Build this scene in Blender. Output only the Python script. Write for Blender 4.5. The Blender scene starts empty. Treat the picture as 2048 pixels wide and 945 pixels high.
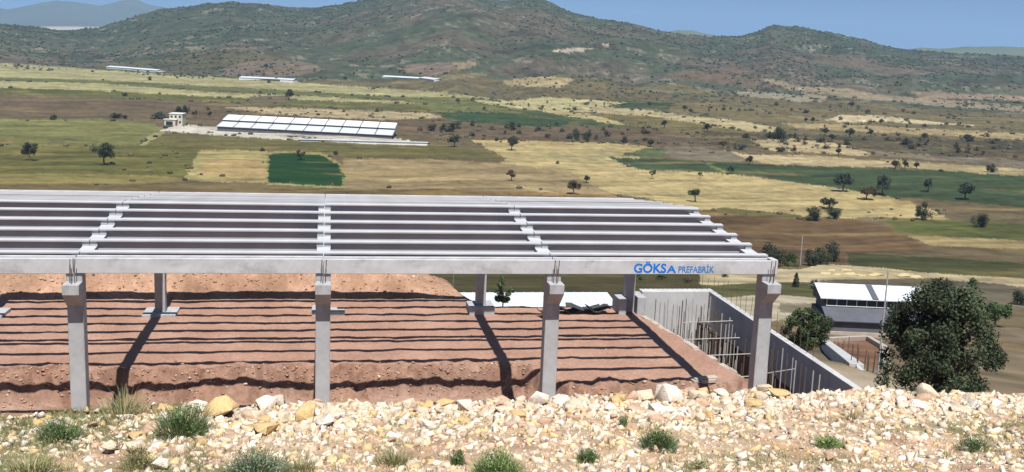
import bpy, bmesh, math, random
import numpy as np
from mathutils import Vector, Matrix

S = bpy.context.scene
COL = S.collection
random.seed(7)
RNG = np.random.default_rng(11)

# ------------------------------------------------------------------ camera
CAM = np.array([0.1532, -33.6531, 12.8931])
FPX, YAW, PITCH, ROLL = 2119.6, 0.1743, 0.1776, 0.0383
cy_, sy_ = math.cos(YAW), math.sin(YAW)
FWD = np.array([sy_*math.cos(PITCH), cy_*math.cos(PITCH), -math.sin(PITCH)])
RT = np.array([cy_, -sy_, 0.0])
UP = np.cross(RT, FWD)
RT2 = math.cos(ROLL)*RT + math.sin(ROLL)*UP
UP2 = -math.sin(ROLL)*RT + math.cos(ROLL)*UP
cd = bpy.data.cameras.new('camera')
cam = bpy.data.objects.new('camera', cd)
COL.objects.link(cam)
cd.sensor_width = 36.0
cd.lens = FPX/2048*36.0
cd.clip_start = 0.1
cd.clip_end = 40000
cam.matrix_world = Matrix(((RT2[0], UP2[0], -FWD[0], CAM[0]), (RT2[1], UP2[1], -FWD[1], CAM[1]),
                           (RT2[2], UP2[2], -FWD[2], CAM[2]), (0, 0, 0, 1)))
S.camera = cam

# ------------------------------------------------------------------ light
SUN_DIR = Vector((-0.14, 3.2, -6.0)).normalized()        # the way the light travels
SUN_EL = math.asin(-SUN_DIR.z)
to_sun = -SUN_DIR
SUN_AZ = math.atan2(to_sun.x, to_sun.y)                  # clockwise from +Y
w = bpy.data.worlds.new('World')
S.world = w
w.use_nodes = True
wn = w.node_tree.nodes; wl = w.node_tree.links
wn.clear()
sky = wn.new('ShaderNodeTexSky'); sky.sky_type = 'NISHITA'; sky.sun_disc = False
sky.sun_elevation = SUN_EL; sky.sun_rotation = SUN_AZ
sky.altitude = 1100; sky.air_density = 1.0; sky.dust_density = 0.05; sky.ozone_density = 3.5
tc = wn.new('ShaderNodeTexCoord')
vm = wn.new('ShaderNodeVectorMath'); vm.operation = 'ADD'; vm.inputs[1].default_value = (0, 0, 0.22)
vn = wn.new('ShaderNodeVectorMath'); vn.operation = 'NORMALIZE'
bg = wn.new('ShaderNodeBackground'); bg.inputs['Strength'].default_value = 0.075
wo = wn.new('ShaderNodeOutputWorld')
wl.new(tc.outputs['Generated'], vm.inputs[0]); wl.new(vm.outputs[0], vn.inputs[0]); wl.new(vn.outputs[0], sky.inputs[0])
wl.new(sky.outputs[0], bg.inputs[0]); wl.new(bg.outputs[0], wo.inputs[0])
sd = bpy.data.lights.new('sun', 'SUN'); sd.energy = 5.0; sd.angle = math.radians(0.5); sd.color = (1.0, 0.96, 0.90)
sun = bpy.data.objects.new('sun', sd); COL.objects.link(sun)
sun.rotation_euler = SUN_DIR.to_track_quat('-Z', 'Y').to_euler()
sun.location = (0, -40, 60)
S.view_settings.view_transform = 'Standard'
S.view_settings.look = 'None'
S.view_settings.exposure = 0.6
S.view_settings.gamma = 1.0
S.view_settings.use_curve_mapping = False
S.cycles.max_bounces = 5
S.cycles.volume_bounces = 0
S.cycles.diffuse_bounces = 2
S.cycles.transparent_max_bounces = 8

# ------------------------------------------------------------------ helpers
def proj(P):
    d = P - CAM
    z = d @ FWD
    z = np.where(np.abs(z) < 1e-6, 1e-6, z)
    return 1024 + FPX*(d @ RT2)/z, 472.5 - FPX*(d @ UP2)/z, z

def ray(x, y):
    d = FWD + RT2*(x-1024)/FPX - UP2*(y-472.5)/FPX
    return d/math.hypot(d[0], d[1])

def lin(c):
    c = np.asarray(c, float)/255
    return np.where(c <= 0.04045, c/12.92, ((c+0.055)/1.055)**2.4)

def hash2(ix, iy, s):
    n = (ix.astype(np.int64)*374761393 + iy.astype(np.int64)*668265263 + s*1274126177) & 0xffffffff
    n = ((n ^ (n >> 13))*1274126177) & 0xffffffff
    return ((n ^ (n >> 16)) & 0xffffff)/float(0xffffff)

def vnoise(x, y, s=0):
    x = np.asarray(x, float); y = np.asarray(y, float)
    ix = np.floor(x); iy = np.floor(y); fx = x-ix; fy = y-iy
    fx = fx*fx*(3-2*fx); fy = fy*fy*(3-2*fy)
    a = hash2(ix, iy, s); b = hash2(ix+1, iy, s); c = hash2(ix, iy+1, s); d = hash2(ix+1, iy+1, s)
    return (a*(1-fx)+b*fx)*(1-fy) + (c*(1-fx)+d*fx)*fy

def fbm(x, y, s=0, o=4, g=0.5):
    r = 0; a = 1; t = 0
    for i in range(o):
        r = r + a*(vnoise(x*2**i+i*17.3, y*2**i-i*9.1, s+i)-0.5); t += a; a *= g
    return r/t*2          # about -1..1

def sstep(a, b, x):
    t = np.clip((x-a)/(b-a), 0, 1)
    return t*t*(3-2*t)

def tag(o, label=None, cat=None, group=None, kind=None):
    if label: o['label'] = label
    if cat: o['category'] = cat
    if group: o['group'] = group
    if kind: o['kind'] = kind
    return o

def empty(name, loc=(0, 0, 0), rz=0.0, s=1.0):
    o = bpy.data.objects.new(name, None); COL.objects.link(o)
    o.location = loc; o.rotation_euler = (0, 0, rz); o.scale = (s, s, s) if not hasattr(s, '__len__') else s
    o.empty_display_size = 0.2
    return o

def link_mesh(name, me, mat=None, parent=None):
    o = bpy.data.objects.new(name, me); COL.objects.link(o)
    if mat is not None and len(me.materials) == 0: me.materials.append(mat)
    if parent is not None: o.parent = parent
    return o

def mesh_np(name, V, F, smooth=False, col=None):
    """V (n,3), F (m,k) with constant k"""
    me = bpy.data.meshes.new(name)
    V = np.asarray(V, np.float32); F = np.asarray(F, np.int32)
    k = F.shape[1]
    me.vertices.add(len(V)); me.vertices.foreach_set('co', V.ravel())
    me.loops.add(F.size); me.loops.foreach_set('vertex_index', F.ravel())
    me.polygons.add(len(F))
    me.polygons.foreach_set('loop_start', np.arange(0, F.size, k, dtype=np.int32))
    me.polygons.foreach_set('loop_total', np.full(len(F), k, np.int32))
    if smooth: me.polygons.foreach_set('use_smooth', np.ones(len(F), bool))
    me.update(calc_edges=True)
    if col is not None:
        at = me.color_attributes.new('tint', 'FLOAT_COLOR', 'POINT')
        c4 = np.ones((len(V), 4), np.float32); c4[:, :3] = col
        at.data.foreach_set('color', c4.ravel())
    return me

class MB:
    """collects solids, builds one mesh object"""
    def __init__(s): s.v = []; s.f = []
    def add(s, v, f):
        n = len(s.v); s.v += [tuple(p) for p in v]; s.f += [tuple(i+n for i in q) for q in f]
    def box(s, a, b):
        x0, y0, z0 = a; x1, y1, z1 = b
        s.add([(x0,y0,z0),(x1,y0,z0),(x1,y1,z0),(x0,y1,z0),(x0,y0,z1),(x1,y0,z1),(x1,y1,z1),(x0,y1,z1)],
              [(0,3,2,1),(4,5,6,7),(0,1,5,4),(1,2,6,5),(2,3,7,6),(3,0,4,7)])
    def hexa(s, p):   # eight corner points, bottom ring then top ring
        s.add(p, [(0,3,2,1),(4,5,6,7),(0,1,5,4),(1,2,6,5),(2,3,7,6),(3,0,4,7)])
    def prism(s, prof, x0, x1, axis='X'):  # profile of (y,z) points extruded along x, or (x,z) along y
        n = len(prof)
        if axis == 'X': v = [(x0, a, b) for a, b in prof] + [(x1, a, b) for a, b in prof]
        else: v = [(a, x0, b) for a, b in prof] + [(a, x1, b) for a, b in prof]
        f = [tuple(range(n)), tuple(range(2*n-1, n-1, -1))]
        f += [(i, i+n, (i+1) % n+n, (i+1) % n) for i in range(n)]
        s.add(v, f)
    def tube(s, pts, rad, n=6):
        pts = [Vector(p) for p in pts]
        if not hasattr(rad, '__len__'): rad = [rad]*len(pts)
        base = len(s.v); 
        for i, p in enumerate(pts):
            d = (pts[min(i+1, len(pts)-1)] - pts[max(i-1, 0)]).normalized()
            a = d.orthogonal().normalized() if i == 0 else (a - d*a.dot(d)).normalized()
            b = d.cross(a)
            for k in range(n):
                t = 2*math.pi*k/n
                s.v.append(tuple(p + (a*math.cos(t)+b*math.sin(t))*rad[i]))
        for i in range(len(pts)-1):
            for k in range(n):
                s.f.append((base+i*n+k, base+i*n+(k+1) % n, base+(i+1)*n+(k+1) % n, base+(i+1)*n+k))
        s.f.append(tuple(base+k for k in range(n-1, -1, -1)))
        s.f.append(tuple(base+(len(pts)-1)*n+k for k in range(n)))
    def build(s, name, mat, parent=None, bevel=0, fix=True, smooth=False):
        me = bpy.data.meshes.new(name)
        me.from_pydata(s.v, [], s.f)
        bm = bmesh.new(); bm.from_mesh(me)
        if fix: bmesh.ops.recalc_face_normals(bm, faces=bm.faces)
        if bevel: bmesh.ops.bevel(bm, geom=bm.edges[:], offset=bevel, segments=1, affect='EDGES', profile=0.5)
        bm.to_mesh(me); bm.free()
        if smooth: me.shade_smooth()
        me.update()
        return link_mesh(name, me, mat, parent)

def rock_verts(seed, sub=2):
    r = np.random.default_rng(seed)
    n = {1: 8, 2: 11, 3: 14}[sub]
    p = r.normal(size=(n, 3)); p /= np.linalg.norm(p, axis=1)[:, None]
    p *= r.uniform(0.72, 1.1, (n, 1)); p *= np.array([1.0, r.uniform(0.6, 0.95), r.uniform(0.45, 0.8)])
    bm = bmesh.new()
    for q in p: bm.verts.new(q)
    res = bmesh.ops.convex_hull(bm, input=bm.verts)
    bmesh.ops.delete(bm, geom=[g for g in set(res['geom_interior']) if isinstance(g, bmesh.types.BMVert)], context='VERTS')
    if sub > 1:
        bmesh.ops.bevel(bm, geom=bm.edges[:], offset=0.018, segments=1, affect='EDGES')
        bmesh.ops.triangulate(bm, faces=bm.faces[:])
    bm.verts.index_update()
    v = np.array([tuple(q.co) for q in bm.verts]); f = np.array([[q.index for q in g.verts] for g in bm.faces]); bm.free()
    if sub > 1: v = v + 0.008*r.normal(size=v.shape)
    return v, f
def copy_tree(o, parent=None):
    c = o.copy(); COL.objects.link(c); c.parent = parent
    for ch in [k for k in KIDS.get(o.name, [])]: copy_tree(ch, c)
    return c
KIDS = {}
def kids(o, *ch): KIDS[o.name] = list(ch); return o

# ------------------------------------------------------------------ materials
def mat(name, base, rough=0.85, vary=0.12, scale=3.0, bump=0.0, bscale=None, stain=None, attr=False, metal=0.0, detail=6):
    m = bpy.data.materials.new(name); m.use_nodes = True
    N = m.node_tree.nodes; L = m.node_tree.links
    p = N['Principled BSDF']; p.inputs['Roughness'].default_value = rough; p.inputs['Metallic'].default_value = metal
    p.inputs['Specular IOR Level'].default_value = 0.25
    t = N.new('ShaderNodeTexCoord')
    no = N.new('ShaderNodeTexNoise'); no.inputs['Scale'].default_value = scale; no.inputs['Detail'].default_value = detail
    no.inputs['Roughness'].default_value = 0.6
    L.new(t.outputs['Object'], no.inputs['Vector'])
    mr = N.new('ShaderNodeMapRange'); mr.inputs[1].default_value = 0.3; mr.inputs[2].default_value = 0.7
    mr.inputs[3].default_value = 1-vary; mr.inputs[4].default_value = 1+vary
    L.new(no.outputs['Fac'], mr.inputs[0])
    mx = N.new('ShaderNodeVectorMath'); mx.operation = 'SCALE'
    if attr:
        a = N.new('ShaderNodeAttribute'); a.attribute_name = 'tint'; src = a.outputs['Color']
        L.new(src, mx.inputs[0])
    else:
        mx.inputs[0].default_value = base
    L.new(mr.outputs[0], mx.inputs['Scale'])
    out = mx.outputs[0]
    if stain:
        n2 = N.new('ShaderNodeTexNoise'); n2.inputs['Scale'].default_value = stain[1]; n2.inputs['Detail'].default_value = 8
        n2.inputs['Roughness'].default_value = 0.7
        mp = N.new('ShaderNodeMapping'); mp.inputs['Scale'].default_value = stain[3] if len(stain) > 3 else (1, 1, 1)
        L.new(t.outputs['Object'], mp.inputs[0]); L.new(mp.outputs[0], n2.inputs['Vector'])
        r2 = N.new('ShaderNodeMapRange'); r2.inputs[1].default_value = 0.52; r2.inputs[2].default_value = 0.72
        r2.inputs[4].default_value = stain[2]
        L.new(n2.outputs['Fac'], r2.inputs[0])
        mm = N.new('ShaderNodeMix'); mm.data_type = 'RGBA'
        L.new(r2.outputs[0], mm.inputs['Factor']); L.new(out, mm.inputs['A']); mm.inputs['B'].default_value = (*stain[0], 1)
        out = mm.outputs['Result']
    L.new(out, p.inputs['Base Color'])
    if bump:
        b = N.new('ShaderNodeBump'); b.inputs['Strength'].default_value = 1.0; b.inputs['Distance'].default_value = bump
        n3 = N.new('ShaderNodeTexNoise'); n3.inputs['Scale'].default_value = bscale or scale*4; n3.inputs['Detail'].default_value = 5
        L.new(t.outputs['Object'], n3.inputs['Vector'])
        L.new(n3.outputs['Fac'], b.inputs['Height']); L.new(b.outputs[0], p.inputs['Normal'])
    return m

M = {}
M['concrete'] = mat('concrete', (0.415, 0.415, 0.425), 0.85, 0.12, 2.0, 0.004, 30, ((0.24, 0.235, 0.23), 1.1, 0.75, (1, 1, 1.6)))
M['concrete_column'] = mat('column_concrete', (0.335, 0.34, 0.35), 0.85, 0.12, 2.5, 0.004, 30, ((0.21, 0.20, 0.20), 2.2, 0.7, (1.6, 1.6, 0.35)))
M['purlin'] = mat('purlin_concrete', (0.39, 0.40, 0.415), 0.85, 0.09, 0.9, 0.003, 30, ((0.34, 0.33, 0.34), 1.2, 0.5, (0.6, 1, 1)))
M['wall_concrete'] = mat('wall_concrete', (0.40, 0.40, 0.40), 0.9, 0.12, 0.9, 0.006, 14, ((0.26, 0.25, 0.24), 0.8, 0.7, (1, 1, 0.4)))
M['rebar'] = mat('rebar_steel', (0.10, 0.075, 0.06), 0.7, 0.25, 9.0)
M['pale_bar'] = mat('pale_bar', (0.34, 0.32, 0.30), 0.7, 0.2, 6.0)
M['wood'] = mat('weathered_wood', (0.30, 0.24, 0.18), 0.85, 0.25, 4.0)
M['form'] = mat('dark_formwork', (0.06, 0.045, 0.035), 0.8, 0.3, 4.0)
M['bark'] = mat('bark', (0.10, 0.075, 0.055), 0.95, 0.3, 8.0)
M['leaf'] = mat('leaves', (0.06, 0.09, 0.04), 0.75, 0.25, 0.8, attr=True)
M['rock'] = mat('limestone', (0.5, 0.45, 0.38), 0.9, 0.22, 8.0, 0.02, 14, ((0.52, 0.31, 0.12), 3.0, 0.6), attr=True)
M['stone'] = mat('rubble', (0.5, 0.45, 0.38), 0.9, 0.2, 16.0, attr=True)
M['white_roof'] = mat('white_sheet_metal', (0.50, 0.54, 0.57), 0.5, 0.06, 0.6)
M['dull_roof'] = mat('dull_sheet_metal', (0.47, 0.49, 0.50), 0.6, 0.08, 0.3)
M['grey_roof'] = mat('grey_sheet_metal', (0.085, 0.09, 0.105), 0.6, 0.12, 0.8)
M['shed_wall'] = mat('grey_render', (0.10, 0.10, 0.11), 0.9, 0.15, 0.8)
M['cream'] = mat('cream_render', (0.50, 0.46, 0.37), 0.9, 0.1, 0.7)
M['glass'] = mat('dark_glass', (0.03, 0.035, 0.045), 0.2, 0.1, 1.0)
M['white_paint'] = mat('white_paint', (0.60, 0.61, 0.60), 0.8, 0.1, 0.7)
M['blue'] = mat('blue_paint', (0.004, 0.13, 0.50), 0.6, 0.15, 6.0)
M['light_blue'] = mat('faded_blue_paint', (0.03, 0.15, 0.38), 0.7, 0.3, 9.0)
M['darkjoint'] = mat('dark_seam', (0.10, 0.11, 0.13), 0.8, 0.1, 1.0)
M['scrap'] = mat('scrap_sheet', (0.05, 0.045, 0.04), 0.7, 0.3, 3.0)
M['pole'] = mat('grey_steel_pole', (0.28, 0.28, 0.29), 0.6, 0.15, 3.0)
M['block'] = mat('kerb_blocks', (0.36, 0.31, 0.26), 0.9, 0.2, 2.0)

# terrain material: surface colour from an attribute, broken up by noise
def terrain_mat():
    m = bpy.data.materials.new('soil_and_fields'); m.use_nodes = True
    N = m.node_tree.nodes; L = m.node_tree.links
    p = N['Principled BSDF']; p.inputs['Roughness'].default_value = 0.95; p.inputs['Specular IOR Level'].default_value = 0.1
    a = N.new('ShaderNodeAttribute'); a.attribute_name = 'tint'
    t = N.new('ShaderNodeTexCoord')
    g = N.new('ShaderNodeAttribute'); g.attribute_name = 'near'
    def noise(sc, det, lo, hi, ro=0.65):
        n = N.new('ShaderNodeTexNoise'); n.inputs['Scale'].default_value = sc; n.inputs['Detail'].default_value = det
        n.inputs['Roughness'].default_value = ro
        L.new(t.outputs['Object'], n.inputs['Vector'])
        r = N.new('ShaderNodeMapRange'); r.inputs[1].default_value = 0.3; r.inputs[2].default_value = 0.7
        r.inputs[3].default_value = lo; r.inputs[4].default_value = hi
        L.new(n.outputs['Fac'], r.inputs[0]); return r.outputs[0], n
    far, _ = noise(0.09, 10, 0.68, 1.3, 0.82)
    nearv, nn = noise(7.0, 8, 0.72, 1.25, 0.75)
    mx = N.new('ShaderNodeMix'); mx.data_type = 'FLOAT'
    L.new(g.outputs['Fac'], mx.inputs['Factor']); L.new(far, mx.inputs['A']); L.new(nearv, mx.inputs['B'])
    s = N.new('ShaderNodeVectorMath'); s.operation = 'SCALE'
    L.new(a.outputs['Color'], s.inputs[0]); L.new(mx.outputs['Result'], s.inputs['Scale'])
    L.new(s.outputs[0], p.inputs['Base Color'])
    b = N.new('ShaderNodeBump'); b.inputs['Distance'].default_value = 0.05
    L.new(g.outputs['Fac'], b.inputs['Strength']); L.new(nn.outputs['Fac'], b.inputs['Height']); L.new(b.outputs[0], p.inputs['Normal'])
    return m
M['terrain'] = terrain_mat()

# ------------------------------------------------------------------ terrain height
SKYL = np.array([(-400,50),(-100,44),(40,56),(120,64),(190,61),(240,44),(300,27),(360,20),(400,14),(450,10),(500,14),(560,20),(620,22),(680,12),(740,3),
 (800,-2),(850,-4),(930,-3),(985,6),(1020,4),(1060,2),(1090,12),(1120,28),(1180,42),(1250,52),(1310,66),(1350,72),(1400,78),
 (1460,79),(1500,68),(1525,57),(1570,61),(1640,71),(1700,82),(1750,96),(1800,104),(1860,109),(1950,113),(2050,118),(2300,120),(2600,125)], float)
HB = np.array([(-400,1500),(190,1450),(600,1230),(900,1090),(1200,1030),(1500,1040),(1860,1180),(2600,1300)], float)
ZB = np.array([(0,11.3),(40,2),(60,-4),(75,-8),(90,-11.5),(120,-17.5),(150,-22),(210,-30),(260,-34.7),(330,-38),(400,-39),(6000,-39)], float)

def polar_px(X, Y):
    dx = X-CAM[0]; dy = Y-CAM[1]
    v = dx*sy_ + dy*cy_; u = dx*cy_ - dy*sy_
    D = np.hypot(dx, dy)
    v = np.maximum(v, D*0.15)
    return D, np.clip(1024 + FPX*(u/v)/math.cos(PITCH), -3000, 5000)

def height(X, Y):
    X = np.asarray(X, float); Y = np.asarray(Y, float)
    D, px = polar_px(X, Y)
    z = np.interp(D, ZB[:, 0], ZB[:, 1])
    z = z + fbm(X/60, Y/60, 3, 3)*sstep(120, 260, D)*1.4
    # hills
    hx = 60 + 0.0383*(px-129)
    sk = np.interp(px, SKYL[:, 0], SKYL[:, 1]) + fbm(px/26, px*0+3.3, 8, 4)*2.2
    Db = np.interp(px, HB[:, 0], HB[:, 1]) + fbm(px/90, px*0, 5, 2)*70
    Ds = 2500 + 260*np.sin(px/230.0) + 120*np.sin(px/77.0)
    zs = CAM[2] + (hx-sk)/FPX*Ds
    t = (D-Db)/(Ds-Db)
    tt = np.clip(t, 0, 1)
    g = 0.30*tt + 0.70*tt**1.6*(2-tt)**1.1
    g = g/1.0
    amp = sstep(0.0, 0.25, t)*(1-sstep(0.82, 1.0, t))
    rid = 1-np.abs(fbm(X/330+fbm(X/200, Y/200, 2, 2)*0.6, Y/330, 12, 4))*2
    zh = -39 + (zs+39)*g + amp*(rid*12-6 + fbm(X/120, Y/120, 31, 4)*9) + sstep(0.02, 0.2, t)*fbm(X/28, Y/28, 41, 3)*1.6
    zh = np.maximum(zh - np.clip(t-1, 0, 1.0)*340, np.where(t > 1, -60, -500))
    z = np.where(t > 0, zh, z)
    z = np.where((t > -0.12) & (t <= 0), z, z)
    # ---- the building site
    n1 = fbm(X/1.6, Y/1.6, 51, 4); n2 = fbm(X/0.45, Y/0.45, 61, 3)
    bench = np.where(Y > -24.3, 8.47+(-21-Y)*0.136, 8.92+(-24.3-Y)*0.253)
    bench = bench - 0.03*np.clip(-X, 0, 5) + n1*0.06 + n2*0.03
    crest = -21.0 + fbm(X/1.1, X*0+1, 71, 3)*0.35
    fall = 8.47 + n1*0.12 - (Y-crest)*0.68
    low = -1.0 + n1*0.05 + n2*0.02
    stepY = 7.35 + fbm(X/2.2, X*0+5, 81, 3)*0.32 - 2.6*sstep(7.9, 9.6, X)
    bank = sstep(stepY-0.75, stepY+0.45, Y)
    clod = np.exp(-((Y-stepY)/0.75)**2)
    floor = low + bank*1.0 + clod*(n2*0.34+n1*0.30)
    floor = floor + np.where(Y > stepY+0.7, n2*0.018 + fbm(X/0.8, Y/0.8, 77, 3)*0.02, 0)
    # spoil mound behind the back row
    mx = 1-sstep(1.6, 7.4, X + fbm(Y/2, X/2, 9, 2)*0.8)
    my = sstep(18.6, 21.2, Y)*(1-sstep(23.5, 27.5, Y))
    mound = mx*my*(1.35 + fbm(X/3, Y/3, 91, 3)*0.55) + mx*my*(n2*0.26+n1*0.2)
    floor = floor + mound
    # back edge of the pad
    ed = 17.3 + 7.7*(1-sstep(5.2, 8.2, X)) + n1*0.4
    fall_back = sstep(0, 1, (Y-ed)/3.5)
    floor = floor - fall_back*3.2
    site = np.where(Y < crest, bench, np.maximum(fall, floor))
    # pit at the right end
    xe = 15.6 + (14.6-Y)*0.13 + n1*0.12
    pit = sstep(xe, xe+1.0, X)*(1-sstep(19.98, 20.12, X))*sstep(-6.5, -4.5, Y)*(1-sstep(18.3, 18.6, Y))
    deep = -3.6 + n1*0.15
    site = site*(1-pit) + np.minimum(site, deep)*pit
    out_r = -1.0 - 0.22*np.clip(X-20.2, 0, 40) - 0.10*np.clip(Y-8, 0, 60) + n1*0.1
    rmask = sstep(19.95, 20.2, X)
    site = np.where(Y < crest, site, site*(1-rmask) + np.maximum(fall, out_r)*rmask)
    bmask = sstep(18.5, 20.0, Y)*sstep(6.0, 9.0, X)
    blend = sstep(56, 70, D)
    # ground left and right of the pad simply carries on
    z = site*(1-blend) + z*blend
    return z

def onground(x, y, d0=60.0, d1=4200.0):
    """the terrain point seen at photo pixel x, y"""
    d = ray(x, y)
    ts = np.concatenate([np.arange(d0, 400, 1.0), np.arange(400, d1, 4.0)])
    P = CAM[None, :] + ts[:, None]*d[None, :]
    h = height(P[:, 0], P[:, 1])
    below = np.nonzero(P[:, 2] < h)[0]
    if len(below) == 0: return None
    i = below[0]; a = ts[max(i-1, 0)]; b = ts[i]
    for _ in range(14):
        m_ = 0.5*(a+b); q = CAM + m_*d
        if q[2] < float(height(np.array([q[0]]), np.array([q[1]]))[0]): b = m_
        else: a = m_
    q = CAM + b*d
    return q, b

def gz(x, y): return float(height(np.array([x]), np.array([y]))[0])

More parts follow.
